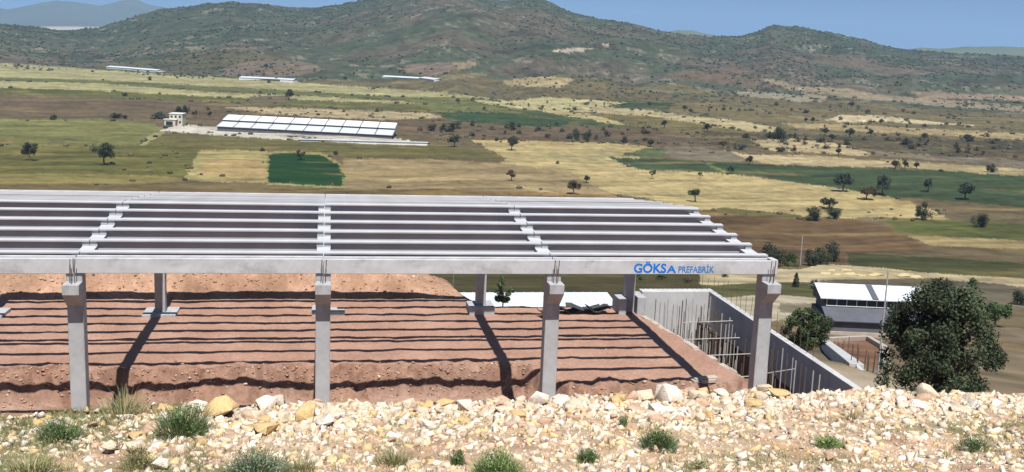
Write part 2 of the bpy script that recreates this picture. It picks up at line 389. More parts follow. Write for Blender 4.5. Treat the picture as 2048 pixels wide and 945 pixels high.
# fields: outline in photo pixels seen on the ground, colour as seen in sunlight
OL=(122,116,68); ST=(196,178,136); TAN=(172,151,110); BR=(120,100,78); GR=(76,94,62); DG=(40,82,38); SC=(98,90,68)
FIELDS = [
 ([(-900,235),(190,232),(700,250),(1000,270),(1400,262),(1900,290),(3000,330),(3000,800),(-900,800)], (124,109,80)),
 ([(-900,110),(0,126),(190,139),(620,167),(870,184),(1010,200),(1000,208),(700,190),(400,172),(190,160),(-900,130)], (186,180,128)),
 ([(-900,130),(190,160),(500,177),(830,196),(800,200),(500,186),(190,169),(-900,140)], (120,124,74)),
 ([(-900,140),(190,167),(400,183),(600,192),(850,206),(820,212),(560,203),(190,181),(-900,150)], (190,184,130)),
 ([(-900,150),(190,181),(340,190),(520,198),(850,209),(885,224),(600,214),(500,208),(190,195),(-900,165)], (112,114,62)),
 ([(-900,165),(190,195),(500,208),(480,240),(190,242),(-900,240)], (124,107,82)),
 ([(500,193),(570,192),(600,200),(560,207),(490,206)], (120,108,84)),
 ([(440,214),(600,217),(860,226),(888,236),(760,240),(620,234),(520,226)], ST),
 ([(340,222),(520,228),(760,242),(880,238),(1130,254),(1290,256),(1400,270),(1420,292),(1180,285),(960,275),(800,262),(430,242)], (119,102,79)),
 ([(800,194),(960,196),(1100,226),(1250,245),(1000,240),(870,224)], (124,130,76)),
 ([(930,200),(985,200),(1060,214),(1180,240),(1290,254),(1200,254),(1060,230)], (88,104,66)),
 ([(868,224),(1000,226),(1110,236),(1140,246),(1120,254),(960,247),(895,238)], (66,92,58)),
 ([(941,201),(1020,203),(1086,194),(1253,205),(1205,214),(1130,222),(1040,219),(985,210)], (204,194,140)),
 ([(1040,214),(1130,222),(1195,232),(1262,252),(1230,249),(1130,232)], (200,184,130)),
 ([(1130,222),(1205,214),(1280,219),(1369,231),(1487,243),(1547,255),(1573,266),(1487,262),(1400,248),(1280,231)], (204,188,140)),
 ([(1190,228),(1280,231),(1400,249),(1487,263),(1480,275),(1380,270),(1262,252)], (128,118,74)),
 ([(1215,213),(1253,205),(1340,206),(1350,222),(1280,218)], GR),
 ([(1340,206),(1480,212),(1700,224),(2100,240),(2100,262),(1860,250),(1640,246),(1487,243),(1369,231),(1340,222)], (134,122,84)),
 ([(1560,246),(1690,249),(1860,258),(2100,270),(2100,284),(1860,270),(1720,264),(1600,258)], (186,166,120)),
 ([(1650,241),(1680,230),(1760,232),(1860,243),(1960,252),(1860,249),(1780,244),(1690,245)], (224,205,164)),
 ([(1400,262),(1560,270),(1860,275),(2100,288),(2100,330),(1860,312),(1740,300),(1600,282),(1430,292)], SC),
 ([(1500,281),(1580,277),(1680,288),(1742,308),(1730,313),(1600,304),(1545,303)], (202,182,138)),
 ([(1440,298),(1500,310),(1620,310),(1785,325),(1790,335),(1700,334),(1550,331),(1500,322),(1465,306)], (206,186,142)),
 ([(1310,295),(1380,293),(1460,303),(1490,320),(1480,328),(1420,322),(1330,315)], (138,128,108)),
 ([(1740,303),(1860,311),(2100,325),(2100,338),(1860,320),(1750,311)], (142,130,114)),
 ([(1760,317),(1860,326),(2100,342),(2100,356),(1860,340),(1800,334)], (180,164,120)),
 ([(940,280),(1180,285),(1290,291),(1320,300),(1230,312),(1215,320),(1280,340),(1440,347),(1500,352),(1660,375),(1780,395),(1850,412),(1900,440),(1750,434),(1690,438),(1600,434),(1500,422),(1400,420),(1290,397),(1180,380),(1140,350),(1000,328),(1012,316),(980,300)], (198,178,124)),
 ([(1180,300),(1240,302),(1300,322),(1240,330),(1180,325),(1080,318),(1090,305)], (190,176,124)),
 ([(1215,315),(1300,318),(1400,322),(1560,331),(1860,341),(2100,356),(2100,420),(1860,399),(1780,393),(1660,374),(1500,350),(1440,345),(1280,338)], GR),
 ([(1400,324),(1420,326),(1452,344),(1440,345)], (130,140,84)),
 ([(1290,296),(1330,300),(1330,316),(1290,314),(1240,312)], (106,122,78)),
 ([(300,268),(430,266),(850,290),(985,302),(1012,318),(840,317),(690,315),(640,305),(520,300),(400,301),(280,288)], OL),
 ([(688,317),(840,318),(1012,327),(1140,345),(1195,375),(1240,396),(685,394),(694,360),(684,335)], TAN),
 ([(780,358),(850,355),(960,358),(950,362),(860,361),(780,366)], (204,180,128)),
 ([(1010,366),(1060,376),(1130,388),(1100,390),(1050,380)], (204,180,128)),
 ([(700,378),(900,380),(1240,390),(1240,396),(690,394)], (160,128,84)),
 ([(-900,236),(190,238),(310,248),(330,262),(280,290),(190,293),(-900,285)], (136,137,80)),
 ([(-900,285),(190,293),(290,288),(400,301),(385,330),(366,358),(190,364),(-900,366)], (118,116,62)),
 ([(-900,345),(190,348),(300,350),(366,356),(366,364),(190,372),(-900,374)], (150,138,80)),
 ([(300,270),(318,262),(330,266),(290,290),(278,292)], (176,168,118)),
 ([(398,302),(470,300),(531,302),(538,366),(440,364),(366,360),(385,330)], (186,172,112)),
 ([(408,322),(470,316),(526,322),(528,356),(440,354),(396,350)], (196,168,112)),
 ([(531,305),(600,303),(645,306),(684,330),(697,356),(690,378),(600,372),(536,370)], (168,156,100)),
 ([(537,309),(590,307),(640,310),(676,331),(690,355),(683,373),(600,369),(537,366)], DG),
 ([(-900,372),(190,368),(600,374),(1180,394),(1300,400),(1400,420),(1480,470),(1400,480),(-900,480)], (132,114,76)),
 ([(-900,480),(1400,480),(1500,540),(1400,600),(-900,600)], (90,84,52)),
 ([(1380,420),(1500,425),(1600,438),(1700,438),(1780,455),(1860,500),(1690,508),(1540,492),(1480,470)], (122,97,67)),
 ([(1440,415),(1600,430),(1600,440),(1500,432),(1420,428)], (120,112,70)),
 ([(1480,470),(1540,492),(1690,506),(1690,535),(1500,530),(1440,500)], (117,94,68)),
 ([(1690,505),(1860,515),(2100,530),(2100,560),(1860,548),(1750,545),(1700,530)], (82,86,50)),
 ([(1765,440),(1860,440),(2100,450),(2100,485),(1860,472),(1800,466)], (102,108,56)),
 ([(1815,472),(1860,472),(2100,485),(2100,500),(1860,492)], (180,160,110)),
 ([(1400,545),(1500,537),(1600,540),(1640,528),(1760,536),(1840,545),(2100,560),(2100,580),(1840,562),(1700,562),(1560,565),(1440,570),(1400,570)], (206,190,152)),
 ([(1640,560),(1860,556),(2100,580),(2100,620),(1640,620)], (120,112,92)),
 ([(1400,572),(1500,566),(1640,570),(1640,600),(1440,594)], (104,104,62)),
 ([(1400,600),(1540,588),(1640,598),(1660,640),(1560,640),(1400,660)], (196,184,160)),
 ([(1560,606),(1640,610),(1640,630),(1560,626)], (140,132,110)),
 ([(1570,640),(1900,650),(2100,660),(2100,900),(1560,900)], (150,132,108)),
 ([(1655,680),(1735,676),(1760,690),(1755,735),(1700,735),(1665,700)], (168,124,98)),
 ([(318,262),(352,250),(430,254),(560,266),(780,272),(806,280),(852,288),(850,292),(700,286),(500,276),(400,268)], (232,224,212)),
 # foothills
 ([(190,128),(330,118),(480,104),(560,110),(600,128),(560,150),(400,150),(190,140)], (110,106,78)),
 ([(440,140),(470,126),(540,120),(620,126),(650,140),(600,152),(500,156),(450,152)], (138,122,106)),
 ([(370,95),(410,90),(420,98),(380,100)], (150,138,118)),
 ([(480,96),(520,94),(510,101),(470,101)], (140,130,108)),
 ([(190,120),(260,110),(350,98),(360,101),(250,116),(190,126)], (142,126,112)),
 ([(790,135),(840,128),(905,124),(925,134),(900,142),(860,155),(815,145)], (142,126,112)),
 ([(900,126),(960,124),(940,136),(915,140)], (166,146,118)),
 ([(885,150),(960,146),(985,150),(900,160),(870,158)], (140,134,98)),
 ([(1005,165),(1060,155),(1110,153),(1150,160),(1120,176),(1060,174),(1010,170)], (192,174,128)),
 ([(1100,103),(1140,96),(1190,97),(1160,104),(1120,106)], (196,180,160)),
 ([(1202,86),(1222,90),(1215,94),(1205,90)], (186,172,150)),
 ([(1330,148),(1400,140),(1480,132),(1530,160),(1560,175),(1500,180),(1420,165),(1350,160)], (126,110,94)),
 ([(1510,154),(1560,160),(1590,172),(1700,178),(1760,190),(2100,215),(2100,228),(1860,211),(1700,196),(1570,178)], (166,150,122)),
 ([(1465,183),(1500,182),(1580,188),(1640,200),(1600,205),(1540,198),(1480,192)], (164,158,134)),
 ([(1280,178),(1420,183),(1440,188),(1300,184)], (130,130,100)),
 ([(1600,186),(1660,192),(1640,206),(1610,200)], (168,154,128)),
 ([(1820,183),(1860,184),(2100,196),(2100,205),(1840,196)], (160,140,118)),
]

def inpoly(px, py, poly):
    r = np.zeros(px.shape, bool)
    n = len(poly)
    for i in range(n):
        x0, y0 = poly[i]; x1, y1 = poly[(i+1) % n]
        if y0 == y1: continue
        c = ((y0 > py) != (y1 > py)) & (px < (x1-x0)*(py-y0)/(y1-y0)+x0)
        r ^= c
    return r

KALB = 0.46       # seen colour in sun to base colour

def ground_colour(V):
    X, Y, Z = V[:, 0], V[:, 1], V[:, 2]
    D, pxx = polar_px(X, Y)
    px, py, zc = proj(V)
    px = np.where(zc > 1, px, 1e5)
    jx = fbm(X/9, Y/9, 101, 3)*3.0+fbm(X/1.9, Y/1.9, 121, 2)*2.2; jy = fbm(X/9+50, Y/9, 102, 3)*1.4+fbm(X/2.3, Y/2.3, 122, 2)*0.8
    wr = np.random.default_rng(2); qx = px+jx*1.4+wr.normal(size=len(X))*0.9; qy = py+jy+wr.normal(size=len(X))*0.45
    n_big = fbm(X/160, Y/160, 103, 4); n_mid = fbm(X/35, Y/35, 104, 4); n_sm = fbm(X/7, Y/7, 105, 3)
    # base: scrub hillside
    green = lin((90, 101, 80)); brown = lin((118, 109, 94)); dk = lin((62, 70, 58)); pale = lin((158, 148, 132))
    up = sstep(1500, 2300, D)
    k = sstep(-0.35, 0.35, n_big*1.3+n_mid*0.5 + 0.10 - up*0.5)[:, None]
    c = green*(1-k) + brown*k
    k = (sstep(0.15, 0.55, n_mid)*0.6)[:, None]; c = c*(1-k)+dk*k
    k = (sstep(0.35, 0.65, -n_mid+n_sm*0.6)*0.7)[:, None]; c = c*(1-k)+pale*k
    fm = D > 56
    plain = fm & (D < 1250)
    c[plain] = lin((122, 112, 80))
    for poly, rgb in FIELDS:
        xs = [p[0] for p in poly]; ys = [p[1] for p in poly]
        idx = np.nonzero(fm & (qx > min(xs)) & (qx < max(xs)) & (qy > min(ys)) & (qy < max(ys)))[0]
        if len(idx) == 0: continue
        m = inpoly(qx[idx], qy[idx], poly)
        c[idx[m]] = lin(rgb)
    # variation inside fields: streaks along the strips, patches
    st = fbm((X*0.97+Y*0.24)/60, (Y*0.97-X*0.24)/4.5, 106, 4)
    pat = fbm(X/25, Y/14, 107, 4)
    v = 1 + 0.42*st + 0.30*pat + 0.22*n_sm + 0.25*fbm(X/2.2, Y/2.2, 117, 2) + 0.10*fbm((X*0.97+Y*0.24)/200, (Y*0.97-X*0.24)/1.6, 116, 2)*(D < 700)
    dry = lin((176, 150, 92))
    kk = (sstep(0.2, 0.6, fbm(X/40, Y/12, 108, 4))*0.45*plain)[:, None]
    c = c*(1-kk) + dry*kk
    kk = (sstep(0.25, 0.7, fbm(X/30+9, Y/10, 109, 4))*0.42*plain)[:, None]
    c = c*(1-kk) + lin((96, 92, 60))*kk
    lum = c.mean(1, keepdims=True); c = c*0.9+lum*0.1
    c = c*np.where(fm, v, 1.0)[:, None]*KALB*np.array([1.0, 0.99, 0.92])
    # --- site
    ns = fbm(X/1.3, Y/1.3, 110, 4); nf = fbm(X/0.25, Y/0.25, 111, 3)
    site = D <= 62
    soil = np.array([0.26, 0.155, 0.11]); soil2 = np.array([0.35, 0.235, 0.18]); soil3 = np.array([0.13, 0.07, 0.05])
    s = soil*(1-sstep(-0.2, 0.6, ns))[:, None] + soil2*sstep(-0.2, 0.6, ns)[:, None]
    k = (sstep(0.1, 0.6, -ns+nf*0.7)*0.6)[:, None]; s = s*(1-k)+soil3*k
    # smooth, trodden floor a little paler and pinker
    fl = ((Y > 8.0-2.6*sstep(7.9, 9.6, X)) & (Y < 18.5) & (X < 16.5)).astype(float)[:, None]*0.75
    s = s*(1-fl) + np.array([0.325, 0.196, 0.145])*(1+0.10*ns+0.07*nf)[:, None]*fl
    ms = ((Y >= 18.5) & (X < 7)).astype(float)[:, None]*0.7
    s = s*(1-ms) + np.array([0.33, 0.20, 0.13])*(1+0.40*ns+0.30*nf)[:, None]*ms
    gk = (sstep(0.15, 0.5, fbm(X/5, Y/2.2, 131, 3))*sstep(20.5, 22.5, Y)*0.5*(X < 7))[:, None]
    s = s*(1-gk) + np.array([0.17, 0.15, 0.065])*gk
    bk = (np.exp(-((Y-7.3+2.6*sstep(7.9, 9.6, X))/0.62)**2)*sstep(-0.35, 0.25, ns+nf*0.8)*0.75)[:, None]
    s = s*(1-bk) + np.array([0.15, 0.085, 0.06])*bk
    # outside the pad on the right and behind
    og = sstep(20.0, 20.6, X)[:, None]
    s = s*(1-og) + np.array([0.30, 0.25, 0.18])*(1+0.3*ns)[:, None]*og
    ob = (sstep(18.8, 20.5, Y)*sstep(6.5, 8.5, X)*(1-og[:, 0]))[:, None]
    s = s*(1-ob) + np.array([0.13, 0.12, 0.06])*ob
    pit_shade = ((X > 16.5) & (X < 20.05) & (Y > -4) & (Y < 18.6) & (Z < -1.3)).astype(float)[:, None]  # shade of the pit bank painted into its soil as darker brown
    s = s*(1-pit_shade) + np.array([0.085, 0.05, 0.036])*(1+0.3*ns)[:, None]*pit_shade
    # rubble bench in the foreground
    rb = (1-sstep(-10.5, -8.0, Y))[:, None]
    cream = np.array([0.46, 0.34, 0.235]); ochre = np.array([0.44, 0.27, 0.13]); pink = np.array([0.38, 0.22, 0.15]); grn = np.array([0.17, 0.165, 0.075])
    r = cream*np.ones((len(X), 1))
    k = (sstep(0.0, 0.5, fbm(X/0.9, Y/0.9, 112, 4))*0.6)[:, None]; r = r*(1-k)+pink*k
    k = (sstep(0.1, 0.5, fbm(X/0.6+7, Y/0.6, 113, 4))*0.5)[:, None]; r = r*(1-k)+ochre*k
    k = (sstep(0.0, 0.45, fbm(X/1.1+3, Y/1.1, 114, 4) + 0.55*sstep(0.5, -1.6, X) - 0.1)*0.8)[:, None]; r = r*(1-k)+grn*k
    r = r*(1+0.35*nf+0.15*fbm(X/0.09, Y/0.09, 118, 2))[:, None]
    s = s*(1-rb) + r*rb
    k = (1-sstep(54, 62, D))[:, None]
    c = c*(1-k) + s*k
    return np.clip(c, 0.01, 0.8), (1-sstep(60, 160, D))

# polar sheet, dense where the picture needs it
rings = [0.5, 2, 4]
d = 6.0
while d < 16: rings.append(d); d += 0.045
while d < 28: rings.append(d); d += 0.5
while d < 63: rings.append(d); d += 0.13
while d < 165: rings.append(d); d += 1.1
while d < 1000: rings.append(d); d += max(0.5, d*d/(52*1060)*0.9)
while d < 3400: rings.append(d); d += 9.5
while d < 9000: rings.append(d); d += 600
rings += [9500, 12000, 16000]
rings = np.array(rings)
az = np.concatenate([np.linspace(-80, -33, 16)[:-1], np.linspace(-33, -27.5, 40)[:-1], np.linspace(-27.5, 27.5, 860), np.linspace(27.5, 33, 40)[1:], np.linspace(33, 80, 16)[1:]])
az = np.radians(az)+YAW
A, R_ = np.meshgrid(az, rings)
GX = CAM[0]+np.sin(A)*R_; GY = CAM[1]+np.cos(A)*R_
GZ = height(GX.ravel(), GY.ravel())
V = np.stack([GX.ravel(), GY.ravel(), GZ], 1)
nr, na = len(rings), len(az)
ii = np.arange((nr-1)*na).reshape(nr-1, na)[:, :-1].ravel()
F = np.stack([ii, ii+1, ii+na+1, ii+na], 1)[:, ::-1]
cc, near = ground_colour(V)
me = mesh_np('terrain', V, F, True, cc)
at = me.attributes.new('near', 'FLOAT', 'POINT'); at.data.foreach_set('value', near.astype(np.float32))
ground = link_mesh('terrain', me, M['terrain']); ground['kind'] = 'structure'
print('terrain verts', len(V))

# coarse ground behind and beside the camera
mb = MB()
ks = [math.radians(a)+YAW for a in range(80, 281, 10)]
vv = [(CAM[0], CAM[1], 11.3)]
for k in ks:
    for r_, zz in ((60, 13), (3000, 20)): vv.append((CAM[0]+math.sin(k)*r_, CAM[1]+math.cos(k)*r_, zz if r_ == 60 else 10))
ff = []
for i in range(len(ks)-1):
    a = 1+2*i
    ff += [(0, a, a+2), (a, a+1, a+3, a+2)]
mb.add(vv, ff)
o = mb.build('slope_behind', mat('dry_slope', (0.30, 0.24, 0.15), 0.95, 0.2, 0.3)); o['kind'] = 'structure'

# distant mountain ranges
def far_range(name, sky, D0, base_y, colr, pale=None):
    xs = np.arange(sky[0][0], sky[-1][0], 6.0)
    top = np.interp(xs, [p[0] for p in sky], [p[1] for p in sky]) + fbm(xs/22, xs*0, 201, 4)*1.6
    V = []; rows = 14
    for r_ in range(rows):
        t = r_/(rows-1)
        D = D0 + (t-1)*D0*0.18
        for x, ty in zip(xs, top):
            h = 60 + 0.0383*(x-129)
            e = (h - (base_y + (ty-base_y)*t**1.3 + (fbm(np.array([x/30.0]), np.array([t*3.0]), 202, 3)[0]*2.5*t*(1-t)*2)))/FPX
            a = math.atan((x-1024)/FPX*math.cos(PITCH)) + YAW
            V.append((CAM[0]+math.sin(a)*D, CAM[1]+math.cos(a)*D, CAM[2]+e*D))
    n = len(xs)
    # back slope gives the range its thickness
    for x, ty in zip(xs, top):
        a = math.atan((x-1024)/FPX*math.cos(PITCH)) + YAW; D = D0*1.25
        V.append((CAM[0]+math.sin(a)*D, CAM[1]+math.cos(a)*D, -60))
    F = [(r_*n+i, r_*n+i+1, (r_+1)*n+i+1, (r_+1)*n+i) for r_ in range(rows) for i in range(n-1)]
    V = np.array(V)
    c = np.tile(np.array(colr), (len(V), 1))*(1+0.18*fbm(V[:, 0]/300, V[:, 1]/300, 5, 4))[:, None]
    if pale is not None: c[:n*3] = pale
    o = link_mesh(name, mesh_np(name, V, F, True, c), M['far']); o['kind'] = 'structure'
M['far'] = mat('far_slopes', (0.1, 0.1, 0.08), 0.95, 0.15, 0.004, attr=True)
far_range('mountains', [(-500,30),(-200,0),(0,25),(100,10),(190,18),(225,10),(252,6),(285,17),(330,24),(420,30),(600,60)], 9500, 62, (0.07, 0.085, 0.07), (0.36, 0.30, 0.22))
far_range('hills', [(1200,90),(1290,72),(1340,64),(1375,67),(1430,79),(1600,90),(1760,104),(1830,101),(1860,102),(1950,99),(2100,104),(2400,110)], 4300, 125, (0.09, 0.11, 0.07))

# ------------------------------------------------------------------ haze: the air of the valley
mb = MB(); mb.box((-9000, -70, -420), (14500, 17500, 640))
hz = mb.build('haze', None); hz['kind'] = 'stuff'; hz['label'] = 'thin blue summer haze filling the valley air'
hm = bpy.data.materials.new('haze'); hm.use_nodes = True
hn = hm.node_tree.nodes; hn.clear()
pv = hn.new('ShaderNodeVolumePrincipled'); pv.inputs['Density'].default_value = 0.00007
pv.inputs['Color'].default_value = (0.45, 0.70, 1.0, 1); pv.inputs['Anisotropy'].default_value = 0.0
ho = hn.new('ShaderNodeOutputMaterial'); hm.node_tree.links.new(pv.outputs[0], ho.inputs['Volume'])
hz.data.materials.append(hm)

# ------------------------------------------------------------------ the unfinished concrete building
BAY, WID, H0, HR, HF = 7.5, 16.27, 6.018, 6.57, 5.70
YR = WID/2
def roofz(y): return H0+(HR-H0)*y/YR if y <= YR else HR+(HF-HR)*(y-YR)/(WID-YR)
bld = empty('unfinished_building', (0, 0, 0))
tag(bld, 'unfinished grey concrete building frame with bare roof purlins and blue lettering on its front beam', 'building')

# column: shaft, corbel facing the slope, starter bars on the corbel
def make_column(front):
    m = MB(); hw = 0.235
    top = H0-0.47 if front else HF-0.42
    m.box((-hw, -0.24, -1.9 if front else -0.6), (hw, 0.24, top))
    c = m.build('column', M['concrete_column'], None, bevel=0.018)
    if front:
        k = MB()
        k.prism([(-0.243, 5.30), (-0.78, 5.30), (-0.78, 4.98), (-0.243, 4.52)], -0.245, 0.245)
        cb = k.build('corbel', M['concrete_column'], c, bevel=0.012)
        r = MB()
        for dx in (-0.07, 0.07):
            r.tube([(dx, -0.50, 5.29), (dx+0.01, -0.50, 5.72), (dx+0.03, -0.49, 6.05)], 0.014, 6)
        rb = r.build('starter_bar', M['rebar'], c)
        r = MB(); r.tube([(0.0, -0.62, 5.29), (-0.01, -0.62, 5.9)], 0.012, 6)
        rc = r.build('starter_bar', M['rebar'], c)
        kids(c, cb, rb, rc)
    else: kids(c)
    return c
cf = make_column(True); cf.parent = bld
cbk = make_column(False); cbk.parent = bld
XS = [-15, -7.5, 0, 7.5, 15]
for i, x in enumerate(XS):
    o = cf if i == 0 else copy_tree(cf, bld); o.location = (x + (0.0 if x < 15 else 0.0), 0, 0)
    o = cbk if i == 0 else copy_tree(cbk, bld); o.location = (x, WID, 0)

# rafters: a tapered beam from each eave to the ridge
def make_rafter():
    m = MB(); hw = 0.225; d0, dr = 0.40, 0.75
    off = 0.20      # purlin flange stands this far above the rafter
    ys = [0.27, YR, WID+0.24]
    for a, b in ((0, 1), (1, 2)):
        ya, yb = ys[a], ys[b]
        da = d0 if a == 0 else dr; db = dr if b == 1 else d0
        za, zb = roofz(ya)-off, roofz(yb)-off
        e = 0.0
        m.hexa([(-hw, ya, za-da), (hw, ya, za-da), (hw, yb, zb-db), (-hw, yb, zb-db),
                (-hw, ya, za), (hw, ya, za), (hw, yb, zb), (-hw, yb, zb)])
    return m.build('rafter', M['purlin'], None)
raf = make_rafter(); raf.parent = bld
for i, x in enumerate(XS):
    o = raf if i == 0 else copy_tree(raf, bld); o.location = (x+(0.06 if x == 15 else 0), 0, 0)

# purlins: I section, shallow ends that rest on the rafters
def make_purlin(x0, x1, last):
    m = MB(); t = 0.045; fw = 0.13; D = 0.35; we = 0.02
    m.box((x0+0.012, -fw, -t), (x1-0.012, fw, 0))
    a, b = x0+0.24, x1-0.24
    m.box((a, -we, -D), (b, we, -t-0.002))
    m.box((x0+0.012, -0.09, -0.197), (a-0.003, 0.09, -t-0.002))
    m.box((b+0.003, -0.09, -0.197), (x1-0.012, 0.09, -t-0.002))
    me = m.build('purlin', M['purlin'])
    return me
py_ = [0.66, 2.12, 3.58, 5.04, 6.5, 7.86, 8.44, 9.80, 11.25, 12.7, 14.15, 15.6]
pur = [make_purlin(0, 7.5, False) for _ in range(2)]
pl = make_purlin(0, 7.5+0.27, True)
first = {}
for bi in range(4):
    for y in py_:
        src = pl if bi == 3 else pur[(int(y*10)+bi) % 2]
        if src.name not in first: o = src; first[src.name] = 1
        else: o = src.copy(); COL.objects.link(o)
        o.parent = bld
        z = roofz(y)+random.uniform(-0.012, 0.012)
        sl = (HR-H0)/YR if y < YR else (HF-HR)/(WID-YR)
        o.location = (XS[bi], y+random.uniform(-0.015, 0.015), z)
        o.rotation_euler = (math.atan(sl), random.uniform(-0.0012, 0.0012), 0)

# gutter beams, front and back
def gutter(front):
    m = MB()
    if front: prof = [(-0.30, -0.47), (0.22, -0.47), (0.22, 0), (0.10, 0), (0.10, -0.14), (-0.18, -0.14), (-0.18, 0), (-0.30, 0)]
    else: prof = [(-0.22, -0.42), (0.24, -0.42), (0.24, 0), (0.12, 0), (0.12, -0.12), (-0.12, -0.12), (-0.12, 0), (-0.22, 0)]
    m.prism(prof, 0.012, 7.488)
    return m.build('gutter_beam', M['concrete'], None, bevel=0.012)
gf, gb = gutter(True), gutter(False)
gl = MB(); gl.prism([(-0.30, -0.47), (0.22, -0.47), (0.22, 0), (0.10, 0), (0.10, -0.14), (-0.18, -0.14), (-0.18, 0), (-0.30, 0)], 0.012, 7.5+0.27)
gl.prism([(-0.297, -0.005), (0.217, -0.005), (0.217, 0.03), (-0.297, 0.03)], 7.55, 7.5+0.262)
gl = gl.build('gutter_beam', M['concrete'], bld, bevel=0.012); gl.location = (7.5, 0, H0)
tag(gl, 'concrete beam lettered in blue paint')
gf.parent = bld; gb.parent = bld
for bi in range(4):
    if bi < 3:
        o = gf if bi == 0 else copy_tree(gf, bld); o.location = (XS[bi], 0, H0+(0.012 if bi == 1 else 0))
    o = gb if bi == 0 else copy_tree(gb, bld); o.location = (XS[bi], WID, HF)

# painted lettering
def lettering(txt, x0, x1, z0, zh, material, bold, squeeze=None):
    cu = bpy.data.curves.new('lettering', 'FONT'); cu.body = txt; cu.size = 1; cu.extrude = 0.002; cu.offset = bold; cu.resolution_u = 6
    o = bpy.data.objects.new('tmp_text', cu); COL.objects.link(o)
    bpy.context.view_layer.update()
    dg = bpy.context.evaluated_depsgraph_get()
    me = bpy.data.meshes.new_from_object(o.evaluated_get(dg))
    bpy.data.objects.remove(o)
    n = len(me.vertices); v = np.empty(n*3, np.float32); me.vertices.foreach_get('co', v); v = v.reshape(n, 3)
    base_h = 0.70
    v2 = np.stack([(v[:, 0]-v[:, 0].min())/(v[:, 0].max()-v[:, 0].min())*(x1-x0)+x0, -v[:, 2]*1.0-0.303, v[:, 1]/base_h*zh+z0], 1)
    me.vertices.foreach_set('co', v2.astype(np.float32).ravel()); me.update()
    me.materials.clear()
    ob = link_mesh('lettering', me, material, gl)
    return ob
tl = H0
lettering('GÖKS', 10.19-7.5, 11.31-7.5, -0.41, 0.30, M['blue'], 0.030)
lettering('A', 11.33-7.5, 11.66-7.5, -0.41, 0.235, M['blue'], 0.03)
lettering('PREFABRİK', 11.74-7.5, 13.0-7.5, -0.41, 0.215, M['light_blue'], 0.02)

# footings
def footing(parts, x):
    m = MB()
    for a, b in parts: m.box(a, b)
    o = m.build('footing', M['concrete_column'], bld, bevel=0.02); o.location = (x, WID, 0); return o
footing([((-0.75, -0.75, -0.5), (0.75, -0.25, 0.14)), ((-0.75, 0.25, -0.5), (0.75, 0.75, 0.14)), ((-0.75, -0.25, -0.5), (-0.24, 0.25, 0.14)), ((0.24, -0.25, -0.5), (0.75, 0.25, 0.14))], -7.5)
footing([((-0.75, -0.75, -0.5), (0.75, -0.25, 0.14)), ((-0.75, 0.25, -0.5), (0.75, 0.75, 0.14)), ((-0.75, -0.25, -0.5), (-0.24, 0.25, 0.14)), ((0.24, -0.25, -0.5), (0.75, 0.25, 0.14))], -15)
footing([((-0.6, -0.6, -0.5), (-0.26, 0.6, 0.22)), ((0.26, -0.6, -0.5), (0.95, -0.1, 0.22)), ((0.26, -0.05, -0.5), (0.6, 0.6, 0.12))], 0)
footing([((-0.62, -0.65, -0.6), (0.62, -0.27, 0.42)), ((-0.62, 0.27, -0.6), (0.62, 0.65, 0.42)), ((-0.62, -0.27, -0.6), (-0.26, 0.27, 0.42)), ((0.26, -0.27, -0.6), (0.62, 0.27, 0.42))], 7.5)
footing([((-0.66, -0.65, -0.8), (-0.27, 0.65, 0.78)), ((0.27, -0.65, -0.8), (0.70, 0.65, 0.88)), ((-0.27, 0.30, -0.8), (0.27, 0.65, 0.84))], 15)

# ------------------------------------------------------------------ retaining wall, pit, reinforcement
wall = empty('retaining_wall', (20.05, 18.6, 0))
tag(wall, 'bare concrete retaining wall turning a corner round the excavated pit', 'wall')
def child(mb_, name, m_, par, bevel=0, lab=None):
    o = mb_.build(name, m_, par, bevel=bevel)
    o.location = Vector((0, 0, 0)) - par.location
    if lab: o['label'] = lab
    return o
m = MB()
m.prism([(19.95, -1.3), (20.25, -1.3), (20.25, 0.55), (19.95, 0.55)], -9.0, 18.86, axis='Y')
child(m, 'side_wall', M['wall_concrete'], wall, 0.015)
m = MB(); m.box((16.3, 18.22, -3.9), (19.95, 18.86, 0.55)); child(m, 'back_wall', M['wall_concrete'], wall, 0.015)
m = MB(); m.box((15.7, 18.30, -2.0), (16.28, 18.78, 0.30)); child(m, 'back_wall', M['wall_concrete'], wall, 0.015)
random.seed(3)
for i in range(34):      # starter bars along the wall heads
    if i < 14: x = 16.5+i*0.27; y = 18.72; h = random.uniform(0.5, 1.0)
    else: x = 20.12; y = 18.0-(i-14)*0.62; h = random.uniform(0.55, 1.05)
    m = MB(); m.tube([(x, y, 0.4), (x+random.uniform(-.05, .05), y+random.uniform(-.05, .05), 0.55+h)], 0.011, 5)
    child(m, 'starter_bar', M['rebar'], wall)
# rebar cages standing in the pit
def cage(Y, xs, zt, zbars, x0, x1, lab, dy=0.0):
    c = empty('rebar_cage', (0.5*(x0+x1), Y, -3.6))
    tag(c, lab, 'rebar', 'rebar cages in the pit')
    for x in xs:
        m = MB(); a = random.uniform(-.06, .06)
        m.tube([(x, Y, -3.75), (x+a, Y+random.uniform(-.05, .05), zt+random.uniform(-0.35, 0.25))], random.choice((0.02, 0.028)), 5)
        child(m, 'upright_bar', random.choice((M['rebar'], M['pale_bar'], M['pale_bar'])), c)
    for z in zbars:
        m = MB(); m.tube([(x0, Y-0.03, z-0.03), (x1, Y-0.03+dy, z+0.04)], 0.026, 6)
        child(m, 'cross_bar', M['pale_bar'], c)
    return c
U = lambda a, b, n: [a+(b-a)*(i+0.5)/n+random.uniform(-.07, .07) for i in range(n)]
cage(17.3, U(16.6, 19.8, 13), 0.35, [], 16.6, 19.8, 'farthest row of upright reinforcing bars against the back wall of the pit')
cage(15.5, U(16.6, 19.7, 10), 0.45, [], 16.6, 19.7, 'row of tall bare bars behind the dark formwork box in the pit')
